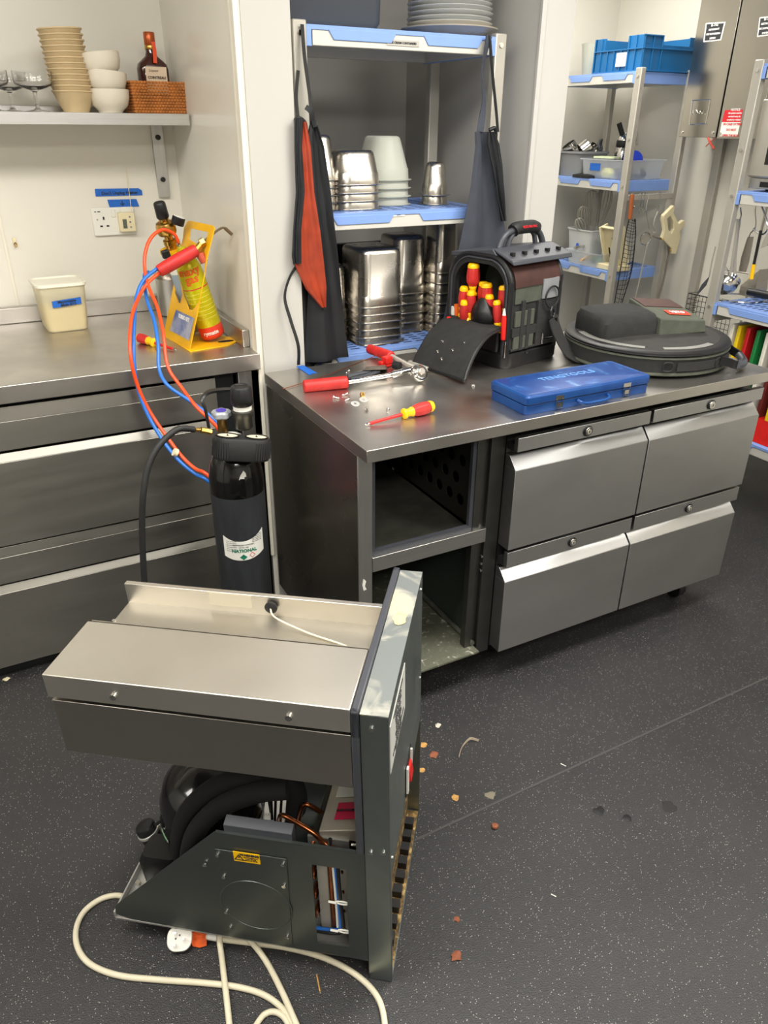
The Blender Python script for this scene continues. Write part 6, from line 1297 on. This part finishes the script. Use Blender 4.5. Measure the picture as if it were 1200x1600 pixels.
MB(frame((.19, .09, .372), (0, 1, -.235), (-1, 0, 0))).text('HC3HCZ', .013, T(0, 0, 0), bold=.0004).build('handwriting', INK, ps)
cu = MB()
cu.tube([(.035, .05, .335), (.035, .09, .335), (.045, .13, .335), (.05, .16, .36), (.06, .205, .375), (.07, .225, .37), (.09, .24, .33), (.10, .25, .25)], .005, 10)
cu.tube([(.03, .05, .30), (.03, .08, .315), (.04, .115, .31), (.06, .15, .28), (.09, .17, .24)], .004, 10)
cu.tube([(.25, .17, .36), (.24, .24, .40), (.22, .33, .39), (.2, .4, .30)], .005, 10)
cu.tube([(.12, .16, .33), (.11, .19, .36), (.12, .21, .30), (.14, .22, .2)], .005, 10)
cu.build('copper_pipe', COP, u)
MB().tube([(.035, .10, .33), (.036, .118, .333)], .0085, 10, smooth=False).tube([(.04, .122, .36), (.04, .127, .315)], .004, 8, smooth=False).build('pipe_sleeve', BLK, u)
wi = MB()
for k in range(6):
    a_ = k*1.05
    wi.tube([(.30+.02*math.cos(a_), .30+.01*k, .07), (.31, .28+.015*k, .16+.01*k), (.27, .25+.02*k, .20), (.24+.02*math.sin(a_), .24, .12+.02*k), (.2, .22+.01*k, .10)], .0035, 7)
wi.build('wiring_loom', BLK, u)
MB().box(.14, .30, .19, .30, .066, .10).build('dirty_tray_insert', RUST, u)
MB().tube([(.02, .052, .395), (.03, .06, .37), (.02, .075, .38)], .0022, 6).build('cable_tie_tail', WHT, u)

# mains cable with plug, lying on the floor
def G(px, py, h=.0055): return Zp(px, py, h)
cabA = [G(222, 1392, .05), G(205, 1402, .012), G(180, 1399), G(155, 1406), G(131, 1425), G(119, 1452), G(122, 1482), G(142, 1507), G(185, 1524), G(250, 1531), G(320, 1536), G(375, 1543), G(415, 1556), G(445, 1580), G(462, 1612), G(468, 1660),
        G(420, 1720), G(372, 1680), G(361, 1620), G(354, 1560, .014), G(347, 1500, .012), G(343, 1466, .02), G(349, 1453, .028), G(366, 1452, .028), G(388, 1467, .018), G(414, 1499, .008), G(440, 1548, .014), G(462, 1598, .012), G(490, 1660), G(560, 1690), G(598, 1640), G(600, 1590), G(586, 1552), G(552, 1520), G(505, 1496), G(450, 1481), G(400, 1474), G(350, 1468, .008), G(322, 1463, .014)]
cb = MB().tube(cabA, .0062, 10).build('power_cable', CAB, u, world=True)
MB().tube([G(398, 1605), G(412, 1586), G(428, 1581), G(444, 1590), G(452, 1612), G(440, 1640)], .0058, 10).build('cable_loop', CAB, u, world=True)
pc = G(281, 1466, .02); v1 = (G(322, 1463, .014)-pc).normalized()
pm = frame(tuple(pc), v1, Vector((-v1.y, v1.x, 0)) + Vector((0, 0, 0))); pm = pm @ Matrix.Rotation(.62, 4, 'X')
PLM = UM.inverted() @ pm
prof = [(-.024, -.012), (-.024, .012), (-.012, .024), (.008, .024), (.022, .012), (.026, 0), (.022, -.012), (.008, -.024), (-.012, -.024)]
pl = MB(PLM).rloft([(0, 0, .046, .044, .018, -.016), (0, 0, .052, .05, .02, -.010), (0, 0, .052, .05, .02, .008), (0, 0, .049, .047, .019, .011)], 6).build('plug', WHT, u)
MB(PLM).box(.006, .0105, -.002, .002, .011, .028).box(-.013, -.007, -.013, -.009, .011, .024).box(-.013, -.007, .009, .013, .011, .024).build('plug_pin', PAN, pl)
MB(PLM).lathe([(.002, .0112), (.002, .0118)], 8, T(.0, .006, 0)).lathe([(.002, .0112), (.002, .0118)], 8, T(-.008, -.0, 0)).build('plug_screw', DKG, pl)
tp_ = []
og = MB(UM.inverted())
a0 = G(300, 1462, .012); a1 = G(323, 1463, .012)
for q_, (pts) in enumerate(([G(299, 1452, .02), G(303, 1446, .045), G(319, 1444, .05), G(318, 1452, .035), G(309, 1459, .02)], [G(298, 1462, .012), G(311, 1461, .022), G(322, 1464, .018), G(322, 1474, .006), G(311, 1477, .008), G(300, 1475, .008)])):
    og.loft([pts, [p+Vector((0, -.003, -.004)) for p in pts]])
og.tube([a0, a1], .009, 8, smooth=False)
og.build('orange_tape_tag', mat('orange_tape', (232, 96, 36), .5, var=.3, vscale=70), u)
MB(UM.inverted()).tube([G(325, 1463, .013), G(343, 1466, .0095)], .0072, 10, smooth=False).build('cable_marker', PAP, u)
MB(UM.inverted()).tube([G(329, 1463, .014), G(341, 1465, .011)], .0075, 10, smooth=False).build('green_marker_band', mat('marker_green', (120, 170, 140), .6), u) if False else None

# ================================================================== CRUMBS AND SCRAPS ON THE FLOOR
def scrap(px, py, r, m_, name, label, flat=.35, seed=1):
    random.seed(seed); p = Zp(px, py, 0); rings = []
    for k, (f_, z) in enumerate(((.6, .0005), (1, r*flat*.5), (.7, r*flat), (.15, r*flat*1.25))):
        rings.append([Vector((r*f_*(1+.35*random.uniform(-1, 1))*math.cos(2*PI*j/11), r*f_*(1+.35*random.uniform(-1, 1))*math.sin(2*PI*j/11), z+random.uniform(0, .0006))) for j in range(11)])
    o = MB().loft(rings).build(name, m_); o.location = (p.x, p.y, 0); tag(o, label, 'food scrap')
scrap(662, 1165, .009, SCR, 'food_scrap', 'orange tan crumb against the far edge of the unit panel', seed=2)
scrap(678, 1180, .012, LEA, 'food_scrap', 'brown leafy scrap just right of the unit panel', seed=3)
scrap(659, 1204, .008, SCR, 'food_scrap', 'yellowish crumb lower down beside the unit panel', seed=4)
scrap(710, 1247, .010, SCR, 'food_scrap', 'yellow crumb near the floor seam on the unit side', seed=5)
scrap(774, 1293, .010, LEA, 'food_scrap', 'round brown nut like scrap just below the floor seam', .8, seed=6)
scrap(714, 1437, .007, LEA, 'food_scrap', 'small reddish scrap above the larger one on the floor', seed=7)
scrap(713, 1495, .012, LEA, 'food_scrap', 'orange brown scrap nearest the camera on the floor', seed=8)
scrap(684, 1134, .009, mat('pale_scrap', (186, 180, 168), .8), 'food_scrap', 'pale grey scrap above the leafy one', seed=9)
scrap(766, 1242, .013, mat('pale_smear', (120, 114, 98), .9), 'food_scrap', 'flattened pale smear beside the floor seam', .05, seed=10)
scrap(936, 1267, .014, BLK, 'food_scrap', 'flat black scrap left of its neighbour on open floor', .08, seed=11)
scrap(980, 1278, .011, BLK, 'food_scrap', 'flat black scrap right of its neighbour on open floor', .08, seed=12)
scrap(1045, 1262, .020, mat('dark_smear', (34, 33, 32), .7), 'food_scrap', 'long dark smear furthest right on open floor', .04, seed=13)
scrap(10, 1062, .010, mat('pale_crumb', (190, 180, 150), .8), 'food_scrap', 'pale crumb at the foot of the left counter', seed=14)
o = MB().ribbon([Zp(717, 1183, .004), Zp(720, 1172, .012), Zp(725, 1163, .006), Zp(735, 1154, .012), Zp(748, 1157, .004)], (.2, .2, 1), .007, .001).build('dried_peel', DRY, loc=tuple(Zp(725, 1163, 0))); tag(o, 'curled pale dried peel on the floor right of the unit', 'food scrap')
o = MB().tube([Zp(495, 1523, .0015), Zp(500, 1549, .0015)], .0015, 6, smooth=False).build('straw_bit', SCR, loc=tuple(Zp(497, 1535, 0))); tag(o, 'thin straw coloured sliver in front of the unit', 'food scrap')
for px, py in ((880, 1195), (865, 1399)):
    o = MB().tube([Zp(px-4, py-2, .001), Zp(px+4, py+2, .001)], .0012, 6, smooth=False).build('rice_grain', PAP, loc=tuple(Zp(px, py, 0))); tag(o, 'tiny white rice grain sized crumb '+('above the floor seam' if py < 1300 else 'below the floor seam'), 'crumb')
